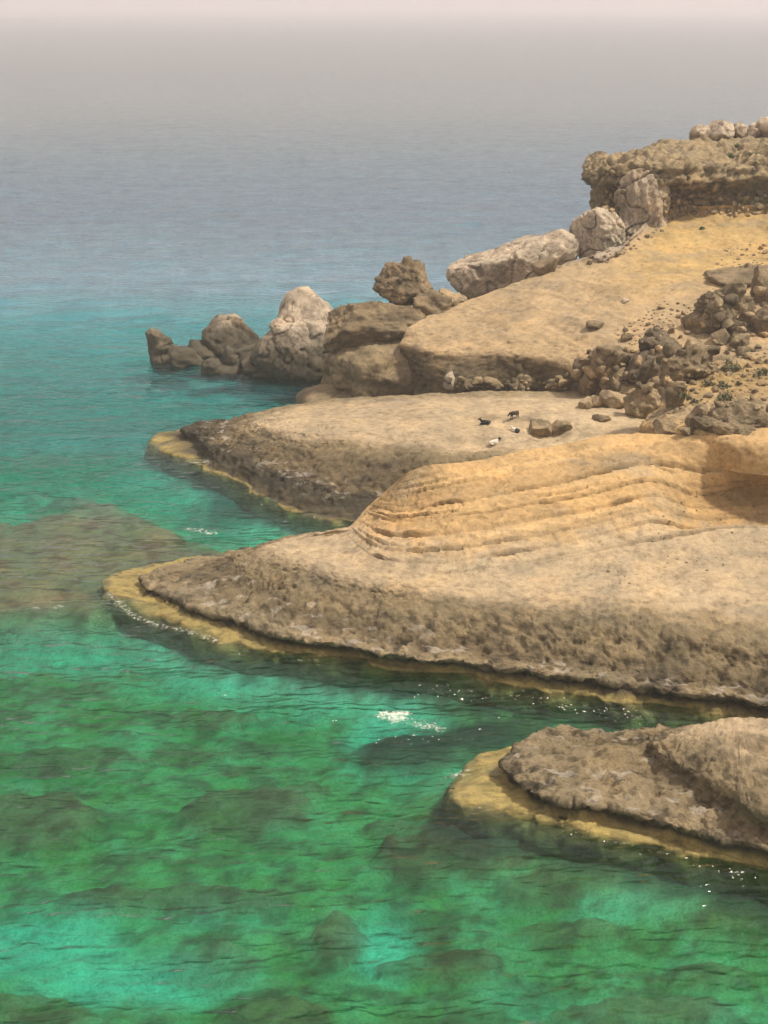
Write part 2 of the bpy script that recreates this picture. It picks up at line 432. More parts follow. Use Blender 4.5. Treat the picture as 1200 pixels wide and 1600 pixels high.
B6 = row([(1500,870,4.4),(1200,835,4.2),(1010,852,4.0),(870,877,3.7),(749,893,3.6),(668,896,3.4),(578,876,3.2),(535,833,2.9),(560,824,3.1),(600,820,3.3),(625,815,3.4),(650,812,3.5),(800,805,4),(1000,790,4),(1400,780,4)])
B7 = row([(1500,770,6.5),(1200,755,6.2),(1010,770,6.0),(890,790,5.7),(770,800,5.6),(690,806,5.2),(622,808,4.5),(577,793,4.0),(590,782,4.3),(620,770,4.9),(650,757,5.2),(690,748,5.5),(820,728,6),(1000,700,6.5),(1400,690,7)])
B8 = row(pal([(1500,690,9),(1200,690,8.6),(1010,676,8.0),(880,694,7.6),(770,714,7.5),(705,722,7.4),(662,729,7.1),(632,742,6.6)]))
def soften(lo, up, w):
    """round a shoulder: pull the edge inward and down by weight w per point, and give the row above it a little height"""
    a = [p_ * (1 - .14 * k) + q_ * .14 * k - np.array([0, 0, .45 * k]) for p_, q_, k in zip(lo, up, w)]
    b = [p_ * .62 + q_ * .38 + np.array([0, 0, .12 * k]) for p_, q_, k in zip(lo, up, w)]
    return a, b
B5, B5b = soften(B5, B6, [.0, .0, .1, .35, .8, 1, 1, .8, .6, .4, .3, .3, 0, 0, 0])
cB = P(760, 900, 0)
B0 = skirt(B1, .5, -2.0, cB); Bm = skirt(B1, 1.1, -6.0, cB)
def strata(p, n, T, S, tn, rr):
    """eroded bedding on the mound: recessed soft beds under harder lips, dying out to the right and top"""
    T = T - 3.0
    front = smooth(7.2, 5.9, S)
    win = smooth(7.0, 7.15, T) * smooth(8.97, 8.5, T) * front
    wob = 0.10 * fbm(p / np.array([6, 6, 3.]), 2) + 0.03 * fbm(p / 1.2, 2)
    b = (T - 7.0) * 5.6 + (S - 5) * 0.42 + wob * 1.9
    b = b + .32 * np.sin(b * 1.9 + 1.0) + .12 * np.sin(b * 4.3)
    fr = b - np.floor(b)
    amp = 0.12 + 0.95 * smooth(-0.12, 0.22, fbm(np.stack([S * .75, np.floor(b) * 7.7, 0 * S], 1), 3))
    amp *= smooth(0.6, 2.0, S) * (1 - 0.55 * smooth(8.2, 8.9, T))
    prof = -0.75 * smooth(.16, .05, fr) + smooth(.10, .17, fr) * 0.75 * (1 - fr) ** 1.2
    fb = (b * 3.1) % 1.0
    d = win * (0.42 * amp * prof + 0.035 * (np.abs(fb - .5) * 2 - .5) * smooth(0.8, 2.5, S))
    hol = smooth(2.0, 1.3, S) * smooth(7.15, 7.5, T) * smooth(8.75, 8.2, T)
    d = d - 2.3 * hol
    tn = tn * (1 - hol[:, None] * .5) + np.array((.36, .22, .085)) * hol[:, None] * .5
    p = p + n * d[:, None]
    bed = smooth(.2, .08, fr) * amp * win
    tn = tn * (1 - .5 * bed[:, None]) * (1 + .12 * (win * np.sin(np.floor(b) * 2.4 + .6))[:, None])  # recessed slits below the lips coloured darker; tone also varies per bed
    return p, tn, rr + 0.03 * win
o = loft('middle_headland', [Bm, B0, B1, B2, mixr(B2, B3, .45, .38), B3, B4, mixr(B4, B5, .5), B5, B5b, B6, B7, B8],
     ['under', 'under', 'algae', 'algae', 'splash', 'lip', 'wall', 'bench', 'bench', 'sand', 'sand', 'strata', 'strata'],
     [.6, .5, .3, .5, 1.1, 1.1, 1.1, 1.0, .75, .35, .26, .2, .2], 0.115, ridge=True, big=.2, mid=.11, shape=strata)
tag(o, 'broad tan headland with layered sandstone mound and wave-cut rim in the middle', 'headland', kind='structure')

# --- far platform where the goats stand
C1 = row([(1100,830),(900,826),(700,822),(555,818),(455,800),(345,745),(235,692),(292,670),(370,664),(443,668),(560,655),(800,645),(1050,640)], -0.13)
C2 = row([(1100,828),(900,824),(700,818),(558,812),(462,792),(350,737),(287,682),(300,668),(372,662),(443,666),(560,655),(800,645),(1050,640)], 0.10)
C3 = row([(1100,800,1),(900,795,1),(700,790,1),(565,780,1),(475,760,1.1),(365,710,1.1),(295,676,.8),(310,662,.8),(374,656,1.2),(443,656,1),(560,650,1),(800,640,1),(1050,636,1)])
C4 = row([(1100,790,1.5),(900,785,1.5),(700,775,1.5),(575,762,1.5),(490,745,1.5),(400,708,1.5),(352,676,1.5),(352,662,1.5),(385,650,1.8),(443,648,2),(560,642,2),(800,636,2.5),(1050,632,3)])
C5 = row([(1100,715,4.5),(900,712,4.2),(700,711,4.0),(625,706,3.9),(540,698,3.5),(450,690,3.0),(385,672,2.4),(372,658,2.2),(392,643,2.6),(443,631,3.2),(560,620,3.8),(800,611,4.2),(1050,611,4.5)])
C6 = row(pal([(1100,660,5.2),(900,655,5.0),(720,660,4.6),(640,662,4.4),(560,660,4.1),(480,655,3.7),(425,650,3.2)]))
C5, C5b = soften(C5, C6, [0, 0, .1, .3, .8, 1, .8, .6, .4, .3, .2, 0, 0])
cC = P(700, 720, 0)
C0 = skirt(C1, .5, -2.0, cC); Cm = skirt(C1, 1.1, -6.0, cC)
def hollows(p, n, T, S, tn, rr):
    u, v = px_of(p)
    for (a, b, ru, rv, dep) in ((735, 655, 42, 9, .5), (735, 690, 50, 8, .45), (805, 668, 32, 7, .35), (860, 684, 30, 6, .3)):
        c = P(a, b, 4.4)
        sx = ru / F * np.linalg.norm(c - np.array([0, 0, H])); sy = rv / F * np.linalg.norm(c - np.array([0, 0, H])) / 0.27
        r = ((p[:, 0] - c[0]) / sx) ** 2 + ((p[:, 1] - c[1]) / sy) ** 2
        p[:, 2] -= dep * smooth(1.25, 0.3, r) * (T > 6)
    return p, tn, rr
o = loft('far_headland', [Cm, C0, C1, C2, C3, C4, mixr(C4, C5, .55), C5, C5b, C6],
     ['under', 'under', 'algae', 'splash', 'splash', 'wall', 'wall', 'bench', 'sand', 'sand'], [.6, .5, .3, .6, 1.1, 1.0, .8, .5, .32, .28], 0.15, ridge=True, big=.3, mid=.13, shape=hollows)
tag(o, 'flat tan rock platform with dark seaward wall where goats rest', 'headland', kind='structure')

# --- sandy hillside behind
D_ = [
 [(625,572,3.8),(700,602,3.8),(800,606,3.8),(860,612,3.8),(960,640,3.8),(1080,640,4.5),(1300,600,6)],
 [(625,538,6.2),(690,549,6.3),(800,553,6.8),(860,562,6.6),(960,588,6.5),(1080,560,8),(1300,520,9.5)],
 [(640,512,7.6),(715,512,7.6),(800,510,8.2),(880,510,8.6),(970,510,9),(1080,490,10),(1300,470,11)],
 [(676,490,8.2),(745,480,8.8),(820,465,9.8),(890,455,10.4),(980,450,11),(1090,435,11.8),(1300,420,12.5)],
 [(740,468,8.8),(800,445,10.2),(860,425,11.4),(930,405,12.3),(1000,395,12.6),(1100,402,12.3),(1300,400,12.6)],
 [(770,470,8.5),(840,440,10.5),(900,405,12.2),(960,388,13.2),(1030,345,14.8),(1110,338,15.2),(1300,335,15.5)],
 [(785,500,3),(850,480,5),(910,440,9),(960,400,12.5),(1030,332,15.5),(1110,322,16.2),(1300,320,16.4)],
]
D_ = [row(r) for r in D_]
D_[1], D1b = soften(D_[1], D_[2], [.2, .3, .3, .35, .3, .2, 0])
def slope_tone(p, n, T, S, tn, rr):
    q_ = np.stack([(p[:, 0] * .8 + p[:, 1] * .6) / 1.1, (p[:, 0] * -.6 + p[:, 1] * .8) / 7.0, p[:, 2] / 3], 1)
    st = fbm(q_ + 5, 4, .6)
    p = p + n * (.20 * st * smooth(3.0, 3.6, T))[:, None]
    tn = tn * (1 - .25 * smooth(.1, .45, st))[:, None]
    w = smooth(5.2, 6.6, T) * smooth(3.2, 4.4, S)
    tn = tn * (1 - w[:, None]) + np.array(TONE['yellow']) * w[:, None]
    return p, tn, rr
o = loft('hillside', [[q + np.array([0, 0.6, -4]) for q in D_[0]], D_[0], mixr(D_[0], D_[1], .7), D_[1], D1b] + D_[2:], ['wall', 'wall', 'wall', 'slope', 'slope', 'slope', 'slope', 'slope', 'lime', 'lime'],
     [.9, .9, .8, .4, .25, .2, .2, .15, .3, .6], 0.17, big=.4, mid=.14, shape=slope_tone)
tag(o, 'smooth ochre sandy hillside rising to the foot of the capped cliff', 'hillside', kind='structure')

# --- sandy knoll on the right, above the layered mound
E_ = [
 [(990,690,6),(1030,705,6.2),(1080,715,6.4),(1140,735,6.6),(1230,745,6.8),(1400,750,7)],
 [(1000,665,7.4),(1040,672,7.9),(1085,678,8.3),(1150,690,8.6),(1230,690,8.8),(1400,690,9)],
 [(1010,655,7.6),(1045,650,8.4),(1090,645,8.9),(1150,640,9.2),(1230,640,9.4),(1400,640,9.6)],
 [(1025,640,7.8),(1060,615,9),(1100,600,9.6),(1150,590,10),(1230,585,10.3),(1400,580,10.5)],
 [(1040,625,7.6),(1080,590,9),(1110,575,9.9),(1160,555,10.6),(1230,545,10.8),(1400,540,11)],
 [(1050,640,5.5),(1090,610,7),(1120,590,8),(1165,570,9),(1230,560,9.5),(1400,560,9.8)],
]
o = loft('knoll', [row(r) for r in E_], ['strata', 'strata', 'slope', 'yellow', 'slope', 'wall'], [.2, .4, .6, .6, .6, .8], 0.13, big=.3, mid=.2)
tag(o, 'stony ochre knoll with shrub tufts at the right edge above the layered mound', 'knoll', kind='structure')

# --- capped cliff, upper right
ky = [157, 155, 153.5, 153, 154, 155, 156]
def krow(uv, dy):
    r = [PD(u, v, y + dy) for (u, v), y in zip(uv, ky)]
    b = r[0] + np.array([1.2, 11.0, -0.4])
    return [b] + r
K_ = [
 krow([(940,392),(970,385),(1000,370),(1040,356),(1110,352),(1200,352),(1400,352)], 0.3),
 krow([(938,352),(968,350),(1000,345),(1040,339),(1110,338),(1200,338),(1400,338)], 0.3),
 krow([(934,322),(966,320),(1002,318),(1040,316),(1110,316),(1200,314),(1400,314)], 0.35),
 krow([(936,298),(964,296),(1002,292),(1036,291),(1100,296),(1200,291),(1400,290)], 0.55),
 krow([(928,288),(960,287),(1000,283),(1030,283),(1097,290),(1200,283),(1400,280)], -0.9),
 krow([(921,272),(950,263),(1000,257),(1030,257),(1110,260),(1200,249),(1400,246)], -0.4),
 krow([(940,252),(962,247),(1005,239),(1040,237),(1120,240),(1200,226),(1400,220)], 4.5),
 krow([(944,253),(968,246),(1019,230),(1060,222),(1120,214),(1200,206),(1400,200)], 10),
 krow([(950,290),(975,285),(1025,270),(1062,262),(1120,254),(1200,246),(1400,240)], 18),
]
def crag(p, n, T, S, tn, rr):
    """broken face: blocks stand out or have fallen away"""
    lay = fbm(p / np.array([5.0, 5.0, .75]) + 7, 4, .55); blk = fbm(p / np.array([2.2, 2.2, 1.6]) + 27, 3, .55)
    wp = p + .5 * np.stack([perlin(p / 1.2), perlin(p / 1.2 + 9), 0 * T], 1)
    vc = smooth(.05, .0, np.abs(perlin(wp / np.array([2.6, 2.6, 12.0]) + 3))) * smooth(7.0, 5.5, T)
    hc = smooth(.05, .0, np.abs(perlin(wp / np.array([9., 9., 1.3]) + 13))) * smooth(6.6, 5.6, T)
    cr = np.maximum(vc, .7 * hc)
    d = .75 * lay + .55 * blk - .55 * cr
    d = d * (1 - .45 * smooth(5.6, 6.6, T))
    return p + n * d[:, None], tn * (1 - .55 * cr)[:, None], rr * .8
o_cliff = loft('cliff', K_, ['congl', 'congl', 'congl', 'congl', 'cap', 'cap', 'cap', 'cap', 'lime'], [1, 1, 1.2, 1.2, 1.3, 1.2, 1.2, 1, 1], 0.15,
     big=.9, mid=.5, fine=.14, shape=crag)
tag(o_cliff, 'brown cliff with overhanging crusty cap and cobble band above the yellow slope', 'cliff', kind='structure')

# ------------------------------------------------------------------ sea bed
def ax(segs):
    """piecewise axis: [(start, end, step)...]"""
    out = []
    for a, b, s in segs:
        out.append(np.arange(a, b, s))
    return np.concatenate(out + [np.array([segs[-1][1]])])
geo_tail = np.array([260, 300, 360, 450, 600, 850, 1300, 2200, 4000, 8000, 14000, 21000.])
xs = np.concatenate([-geo_tail[::-1][:-2], ax([(-360, -58, 14), (-58, 58, 0.34), (58, 360, 14)]), geo_tail[2:]]); xs = np.unique(xs)
ys = np.concatenate([[-400, -200, -80, 0, 20], ax([(36, 120, 0.34), (120, 200, 0.8), (200, 260, 5)]), geo_tail[1:]])
X, Y = np.meshgrid(xs, ys)
bx, by = X.ravel(), Y.ravel()
bp = np.stack([bx, by, 0 * bx], 1)
bu, bv = px_of(np.stack([bx, by, -2.0 + 0 * bx], 1))
ok = by > 30
def blob(u, v, ru, rv, soft=0.5, wob=0.35, seed=0, zz=-2.3):
    """a patch on the sea floor, laid out in plan metres round the spot seen at (u, v)"""
    c = P(u, v, zz); k = np.linalg.norm(c - np.array([0, 0, H]))
    sx = ru / F * k; sy = rv / F * k * k / (H - zz)
    r = np.sqrt(((bx - c[0]) / sx) ** 2 + ((by - c[1]) / sy) ** 2) + wob * 1.4 * fbm(bp / 2.4 + seed * 3.7, 4, .6)
    return smooth(1 + soft, 1 - soft, r)
def pathmask(uv, wpx, soft=0.5, wob=0.4):
    pts = np.array([P(u, v, -2.0)[:2] for u, v in uv]); d = np.full(len(bx), 1e9)
    q = np.stack([bx, by], 1)
    for a, b in zip(pts[:-1], pts[1:]):
        ab = b - a; t = np.clip(((q - a) @ ab) / (ab @ ab), 0, 1)
        d = np.minimum(d, np.linalg.norm(q - a - t[:, None] * ab, axis=1))
    return smooth(1 + soft, 1 - soft, d / wpx + wob * fbm(bp / 2.5, 3))
sandm = np.zeros(len(bx)); reef = np.zeros(len(bx)); dark = np.zeros(len(bx))
for k, s in enumerate([(150,1035,300,26),(430,1075,170,34),(650,1105,240,34),(860,1122,190,16),(620,1165,80,50),(60,1475,130,42),(200,1535,150,36),
          (600,1485,60,45),(20,815,70,16),(60,1440,120,20),(330,1440,120,20),(1000,1440,100,20),(860,1580,80,30),(700,1240,80,30)]):
    sandm = np.maximum(sandm, blob(*s, soft=.6, seed=k, zz=-2.9) * (1 if k < 9 else .35))
sandm = np.maximum(sandm, pathmask([(-120,690),(0,712),(150,742),(260,780),(400,845),(470,850)], 3.2))
for k, s in enumerate([(385,1262,105,30),(25,1285,110,42),(530,1460,40,34),(660,1340,70,26),(790,1352,90,16),(350,1400,120,18),(40,1575,100,30),
          (330,1500,70,26),(840,1395,70,20),(1010,1388,110,18),(1110,1520,80,14),(900,1450,90,16),(700,1500,90,20),(1000,1580,140,20),(420,1580,90,20),
          (330,1120,60,14),(100,1180,110,14),(300,1175,60,10),(480,1230,40,9),(620,1290,50,10),(180,1400,80,14),(1150,1450,80,16)]):
    reef = np.maximum(reef, blob(*s, soft=.14, seed=20 + k) * rng.uniform(.6, 1.0) if k > 4 else blob(*s, soft=.14, seed=20 + k))
shallow = np.maximum.reduce([blob(190, 875, 340, 112, .5, .4, 50), blob(60, 960, 260, 40, .6, .4, 51), blob(330, 900, 110, 60, .6, .4, 52)])
shallow = shallow * (1 - pathmask([(-120,690),(0,712),(150,742),(260,780),(400,845),(470,850)], 4.5)) * (1 - blob(20, 815, 80, 20))
shallow = np.maximum(shallow, blob(150, 690, 170, 18, .5, .3, 53) * .6)
dark = np.maximum.reduce([blob(690, 1166, 150, 26, .35, .3, 60), blob(640, 1185, 90, 16, .4, .3, 61), blob(830, 1330, 170, 22, .4, .3, 62),     blob(430, 805, 130, 26, .5, .3, 66), blob(440, 610, 110, 18, .5, .3, 65)])
ns = fbm(bp / 3.0, 4); ns2 = fbm(bp / 0.9 + 9, 3)
far = smooth(110, 330, np.hypot(bx, by))
ns3 = fbm(bp / .8 + 44, 3, .6)
depth = 2.7 + 0.5 * ns * smooth(240, 150, by) - .35 * ns3 * np.clip(reef + .4, 0, 1) * smooth(200, 120, by) + 0.8 * smooth(105, 128, by) - 3.1 * smooth(122, 205, by)  # open-sea floor raised near the surface to carry the painted scattered light
depth = depth + 0.4 * sandm * (1 - far) - 0.6 * reef * (1 - far) - 1.95 * shallow * (1 - far) - 0.9 * dark + 0.2 * ns2 * (reef + shallow)
green = np.clip(0.86 + 0.4 * ns + 0.2 * ns2, 0.45, 1)
c_sand, c_green, c_reef, c_shal, c_dark = [np.array(c) for c in ((.50, .58, .46), (.31, .27, .075), (.26, .10, .042), (.30, .165, .085), (.05, .05, .03))]
shore = np.full(len(bx), 1e9); q2 = np.stack([bx, by], 1)
for cont in (A1, B1, C1):
    a_ = np.array(cont)[:, :2]
    for k in range(len(a_) - 1):
        for e in range(4):
            p0, p1 = a_[k] + (a_[k + 1] - a_[k]) * e / 4, a_[k] + (a_[k + 1] - a_[k]) * (e + 1) / 4
            ab = p1 - p0; t = np.clip(((q2 - p0) @ ab) / (ab @ ab + 1e-9), 0, 1)
            shore = np.minimum(shore, np.linalg.norm(q2 - p0 - t[:, None] * ab, axis=1))
depth = np.where(by < 180, np.minimum(depth, 1.25 + 0.42 * shore), depth)
tn = c_sand * (1 - green[:, None]) + c_green * green[:, None]
weed = smooth(.12, .22, fbm(bp / np.array([4.5, 3.0, 1]) + 33, 4, .6)) * (1 - sandm) * .75
for m_, c_ in ((sandm, c_sand), (weed, np.array((.22, .125, .045))), (shallow, c_shal), (reef * (.75 + .25 * ns2), c_reef), (dark, c_dark)):
    m_ = np.clip(m_, 0, 1)[:, None]; tn = tn * (1 - m_) + c_ * m_
mot = smooth(-.02, .26, fbm(bp / np.array([1.7, 1.1, 1]) + 133, 4, .65))[:, None] * (1 - .75 * np.clip(sandm, 0, 1))[:, None]
tn = tn * (1 - mot * np.array([.38, .55, .55]))
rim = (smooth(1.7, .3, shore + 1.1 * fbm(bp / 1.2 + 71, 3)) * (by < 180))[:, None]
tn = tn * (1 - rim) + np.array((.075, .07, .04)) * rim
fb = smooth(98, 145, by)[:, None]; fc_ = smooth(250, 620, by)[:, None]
tn = tn * (1 - fb) + np.array((.38, .39, .53)) * fb  # open-sea floor painted blue-grey, in place of light scattered up from deep water
tn = tn * (1 - fc_) + np.array((.66, .52, .56)) * fc_  # farthest floor painted pinkish grey, in place of haze and upwelling light
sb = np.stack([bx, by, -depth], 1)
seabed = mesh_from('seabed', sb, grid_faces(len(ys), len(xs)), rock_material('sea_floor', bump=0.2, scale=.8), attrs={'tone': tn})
tag(seabed, 'sandy sea floor with dark weedy reef patches under the clear water, scattered light painted offshore', 'seabed', kind='structure')

# ------------------------------------------------------------------ sea surface
xs = np.unique(np.concatenate([-geo_tail[::-1], ax([(-250, -112, 6), (-112, -56, .5), (-56, 56, 0.26), (56, 112, .5), (112, 250, 6)]), geo_tail]))
ys = np.concatenate([[-400, -200, -80, 0, 20], ax([(36, 85, 0.2), (85, 130, 0.28), (130, 190, 0.45), (190, 330, 0.9), (330, 600, 2.2)]), geo_tail[5:]])
X, Y = np.meshgrid(xs, ys)
wx, wy = X.ravel(), Y.ravel()
wq = np.stack([wx, wy], 1)
hgt = np.zeros(len(wx))
wr = np.random.default_rng(3)
warp = 0.8 * perlin(np.stack([wx / 6, wy / 6, 0 * wx], 1)); warp2 = 0.8 * perlin(np.stack([wx / 6, wy / 6, 0 * wx + 5], 1))
for k in range(34):
    lam = 0.8 * (7.0 / 0.8) ** wr.random()
    th = math.radians(-82) + wr.normal() * 0.5
    kx, ky_ = math.cos(th), math.sin(th)
    ph = 2 * math.pi * ((wx + warp) * kx + (wy + warp2) * ky_) / lam + wr.random() * 6.28
    s = np.sin(ph)
    hgt += 0.0056 * lam ** 0.75 * (s + 0.35 * (np.exp(1.6 * (s - 1)) * 2 - .6))
gust = 0.65 + 0.7 * smooth(-.4, .5, fbm(np.stack([wx / 22, wy / 22, 0 * wx], 1), 2))
for k in range(22):                       # wind swell, seen far out as thin dark dashes
    lam = 3.0 * (14 / 3.0) ** wr.random(); th = math.radians(-85) + wr.normal() * 0.42
    ph = 2 * math.pi * ((wx + 2 * warp) * math.cos(th) + (wy + 2 * warp2) * math.sin(th)) / lam + wr.random() * 6.28
    hgt += 0.0062 * lam * np.sin(ph) * smooth(70, 170, wy) / 2.4
fade = smooth(560, 230, wy) * smooth(112, 100, np.abs(wx))
hgt *= gust * fade
def wpath(uv, w, soft=0.9):
    pts = np.array([P(u, v, 0)[:2] for u, v in uv]); d = np.full(len(wx), 1e9)
    for a, b in zip(pts[:-1], pts[1:]):
        ab = b - a; t = np.clip(((wq - a) @ ab) / (ab @ ab + 1e-9), 0, 1)
        d = np.minimum(d, np.linalg.norm(wq - a - t[:, None] * ab, axis=1))
    return smooth(w * (1 + soft), w * (1 - soft), d)
foam = np.zeros(len(wx))
for uv, w, a in [([(172,925),(190,950),(215,965),(260,980),(312,993),(350,1003)], .35, .75), ([(185,900),(240,888)], .3, .5), ([(600,1117),(632,1115),(618,1122)], .42, .95),
        ([(622,1122),(645,1130),(668,1137),(690,1140)], .26, .8), ([(560,1140),(600,1138),(640,1128)], .15, .62), ([(655,1130),(680,1136)], .3, .8), ([(45,950),(95,951)], .28, .75), ([(290,828),(335,832)], .3, .8), ([(300,725),(335,722),(342,728)], .3, .75),
        ([(262,700),(300,712)], .25, .6), ([(400,790),(440,784)], .4, .6), ([(360,770),(520,812)], .3, .45), ([(705,1214),(735,1208)], .3, .72), ([(795,1245),(815,1248)], .25, .7),
        ([(755,1272),(800,1282)], .22, .62), ([(960,1312),(1060,1338)], .25, .62), ([(170,890),(215,882)], .2, .55), ([(290,576),(330,580)], .2, .5)]:
    foam = np.maximum(foam, wpath(uv, w * 1.7) * min(1.0, a * 1.05))
speck = np.zeros(len(wx))
for uv, w, a in [([(640,1080),(760,1085),(900,1100),(1010,1125)], 1.6, 1), ([(880,1105),(1000,1115)], 1.3, 1.1), ([(700,1120),(850,1130)], 1.2, .8), ([(590,1160),(760,1150)], 1.2, .9), ([(880,1300),(1060,1340),(1200,1385)], .8, 1),
        ([(150,960),(340,1015),(480,1035)], 1.2, .8), ([(30,960),(250,1010)], 1.5, .6), ([(390,785),(520,815)], 1.2, .9), ([(330,735),(400,790)], 1.0, .7), ([(150,920),(200,880)], 1.0, .8)]:
    speck = np.maximum(speck, wpath(uv, w) * a)
wv = np.stack([wx, wy, hgt], 1)
sea = mesh_from('sea', wv, grid_faces(len(ys), len(xs)), M_WATER, attrs={'foam': foam, 'speck': speck})
tag(sea, 'clear rippled sea, turquoise near the rocks and grey towards the horizon', 'sea', kind='structure')

# ------------------------------------------------------------------ boulders
bpy.context.view_layer.update()
_dg = bpy.context.evaluated_depsgraph_get()
def hit(u, v):
    """what the sight line through (u, v) meets: the ground a rock rests on"""
    d = Vector(ray(u, v)).normalized()
    r = scene.ray_cast(_dg, Vector((0, 0, H)), d)
    return np.array(r[1]) if r[0] else None
_ico = {}
def ico(sub):
    if sub not in _ico:
        bm = bmesh.new(); bmesh.ops.create_icosphere(bm, subdivisions=sub, radius=1.0)
        v = np.array([x.co[:] for x in bm.verts]); f = np.array([[l.index for l in x.verts] for x in bm.faces]); bm.free()
        _ico[sub] = (v, f)
    return _ico[sub]
ROCKTONE = dict(lime=(.46, .37, .265), limegrey=(.245, .187, .108), brown=(.22, .165, .095), dark=(.145, .11, .066), tan=(.33, .245, .14), ochre=(.40, .285, .15))
def rock_shape(sub, style, seed, lobes=None, chops=6, size=(1, 1, 1)):
    """unit rock (box -1..1) + metre-scaled surface relief; returns verts in metres, faces, relief value"""
    d, f = ico(sub); r = np.random.default_rng(seed)
    if lobes:
        acc = np.zeros(len(d))
        for (cx, cy, cz, rx, ry, rz) in lobes:
            c = np.array([cx, cy, cz]); R = np.array([rx, ry, rz])
            a = d / R; b = -c / R
            A = (a * a).sum(1); B = (a * b).sum(1); C = (b * b).sum() - 1
            disc = B * B - A * C
            t = np.where(disc > 0, (-B + np.sqrt(np.maximum(disc, 0))) / A, 0)
            acc += np.maximum(t, 0.02) ** 7
        p = d * (acc ** (1 / 7.0))[:, None]
    else:
        p = np.sign(d) * np.abs(d) ** (0.8 if style != 'lime' else 0.92)
    p = p + d * (0.22 * fbm(d * 1.3 + seed * 1.7, 2))[:, None]
    for k in range(chops * 4):
        n = r.normal(size=3); n[2] *= 0.8; n /= np.linalg.norm(n)
        lim = r.uniform(0.55, 0.97) * np.quantile(p @ n, 0.995)
        e = p @ n - lim
        p = p - np.maximum(e, 0)[:, None] * n * 0.99
    lo, hi = p.min(0), p.max(0); p = (p - (lo + hi) / 2) / ((hi - lo) / 2)
    p = p * np.array(size)
    n = d / np.array(size); n /= np.linalg.norm(n, axis=1)[:, None]
    s = min(size); q = p + seed * 13.1
    if style == 'congl':
        w1, w2 = worley(q / 0.55); w3, w4 = worley(q / 1.3 + 5)
        rel = 0.20 * (0.55 - w1) + 0.30 * (0.5 - w3) + 0.42 * fbm(q / np.array([1.9, 1.9, .8]), 5, 0.66) + 0.16 * fbm(q / .9 + 4, 3, .6, ridged=True)
    elif style == 'lime':
        rid = fbm(q / np.array([0.8, 0.8, 2.6]), 4, 0.55, ridged=True)
        rel = 0.24 * rid + 0.34 * fbm(q / 2.8, 4, .6) - .40 * smooth(.07, 0, np.abs(perlin(q / 2.3 + 3)))
    else:
        rel = 0.26 * fbm(q / 1.4, 5, 0.66) + 0.16 * fbm(q / .8, 3, .6, ridged=True)
    rel = rel + .16 * fbm(q / .42 + 2, 3, .6)
    rel = rel * min(1.0, s / 1.2)
    p = p + n * rel[:, None]
    return p, f, rel
def tone_for(p, tone, rel, seed, wet=False):
    c = np.tile(np.array(ROCKTONE[tone]), (len(p), 1))
    m = smooth(-.2, .45, fbm(p / 1.6 + seed, 4, .6))[:, None]
    c = c * (1 - 0.5 * m)
    cav = smooth(.0, -.22, rel)[:, None]          # hollows of the relief coloured darker
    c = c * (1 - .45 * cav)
    if wet:                      # black crust of the splash zone, a few metres up from the sea
        w = smooth(5.6, 1.8, p[:, 2] + 1.8 * fbm(p / 1.5 + 7, 3))[:, None]
        c = c * (1 - w) + np.array((.085, .072, .048)) * w
    return c
def rock(name, box, label, cat='boulder', style='plain', tone='brown', y=None, deep=0.8, sub=4, lobes=None, chops=6, seed=None, group=None,
         rot=0.0, sink=0.10, wet=False, mat=None):
    u0, v0, u1, v1 = box; uc, vc = (u0 + u1) / 2, (v0 + v1) / 2
    seed = seed if seed is not None else int(u0 * 7 + v0 * 13) % 997
    if y is None:
        g = hit(uc, v1 - 0.12 * (v1 - v0)); y0 = g[1] if g is not None else 130
        c0 = PD(uc, vc, y0)
        rx = (u1 - u0) / 2 / F * (c0[1] * CP + (H - c0[2]) * SP)
        y = y0 + 0.45 * rx * deep
    c = PD(uc, vc, y); dep = c[1] * CP + (H - c[2]) * SP
    rx = (u1 - u0) / 2 / F * dep; ry = rx * deep; hp = (v1 - v0) / 2 / F * dep
    phi = math.atan2(H - c[2], c[1])
    rz = math.sqrt(max(hp * hp - (ry * math.sin(phi) * .8) ** 2, (0.55 * hp) ** 2)) / math.cos(phi)
    p, f, rel = rock_shape(sub, style, seed, lobes, chops, (rx, ry, rz * (1 + sink)))
    if rot:
        ca, sa = math.cos(rot), math.sin(rot); p = np.stack([p[:, 0] * ca + p[:, 2] * sa, p[:, 1], -p[:, 0] * sa + p[:, 2] * ca], 1)
    off = np.array([0, 0, -rz * sink])
    base = c + off - np.array([0, 0, rz])
    w = p + c + off
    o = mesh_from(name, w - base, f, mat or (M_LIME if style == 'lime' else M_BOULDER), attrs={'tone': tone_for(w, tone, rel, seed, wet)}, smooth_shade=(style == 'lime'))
    o.location = base
    tag(o, label, cat, group)
    ANCH.append((uc, vc, label))
    return o
ANCH = []

SEA = 'limestone rocks standing in the sea off the point'
rock('sea_rock', (230, 512, 292, 576), 'pale-topped horn shaped rock, outermost of the rocks in the sea', 'rock', 'lime', 'lime', y=155, deep=.9, sub=5, wet=True, chops=2, group=SEA,
     lobes=[(0.1, 0, -.5, .9, .9, .5), (-.2, 0, 0, .55, .6, .7), (-.42, 0, .45, .4, .5, .55), (-.6, 0, .72, .3, .35, .25), (.4, 0, -.3, .5, .6, .5)])
rock('sea_rock', (268, 545, 317, 577), 'low dark rounded rock right beside the horn shaped sea rock', 'rock', 'congl', 'dark', y=152.5, deep=.9, wet=True, group=SEA)
rock('sea_rock', (290, 530, 345, 572), 'dark jagged rock wedged behind between the horn and the round sea rock', 'rock', 'congl', 'dark', y=157, deep=1, wet=True, group=SEA)
rock('sea_rock', (317, 492, 409, 566), 'large round pale rock with grooved crown standing in the sea', 'rock', 'lime', 'lime', y=158.5, deep=.9, sub=5, wet=True, chops=1, group=SEA)
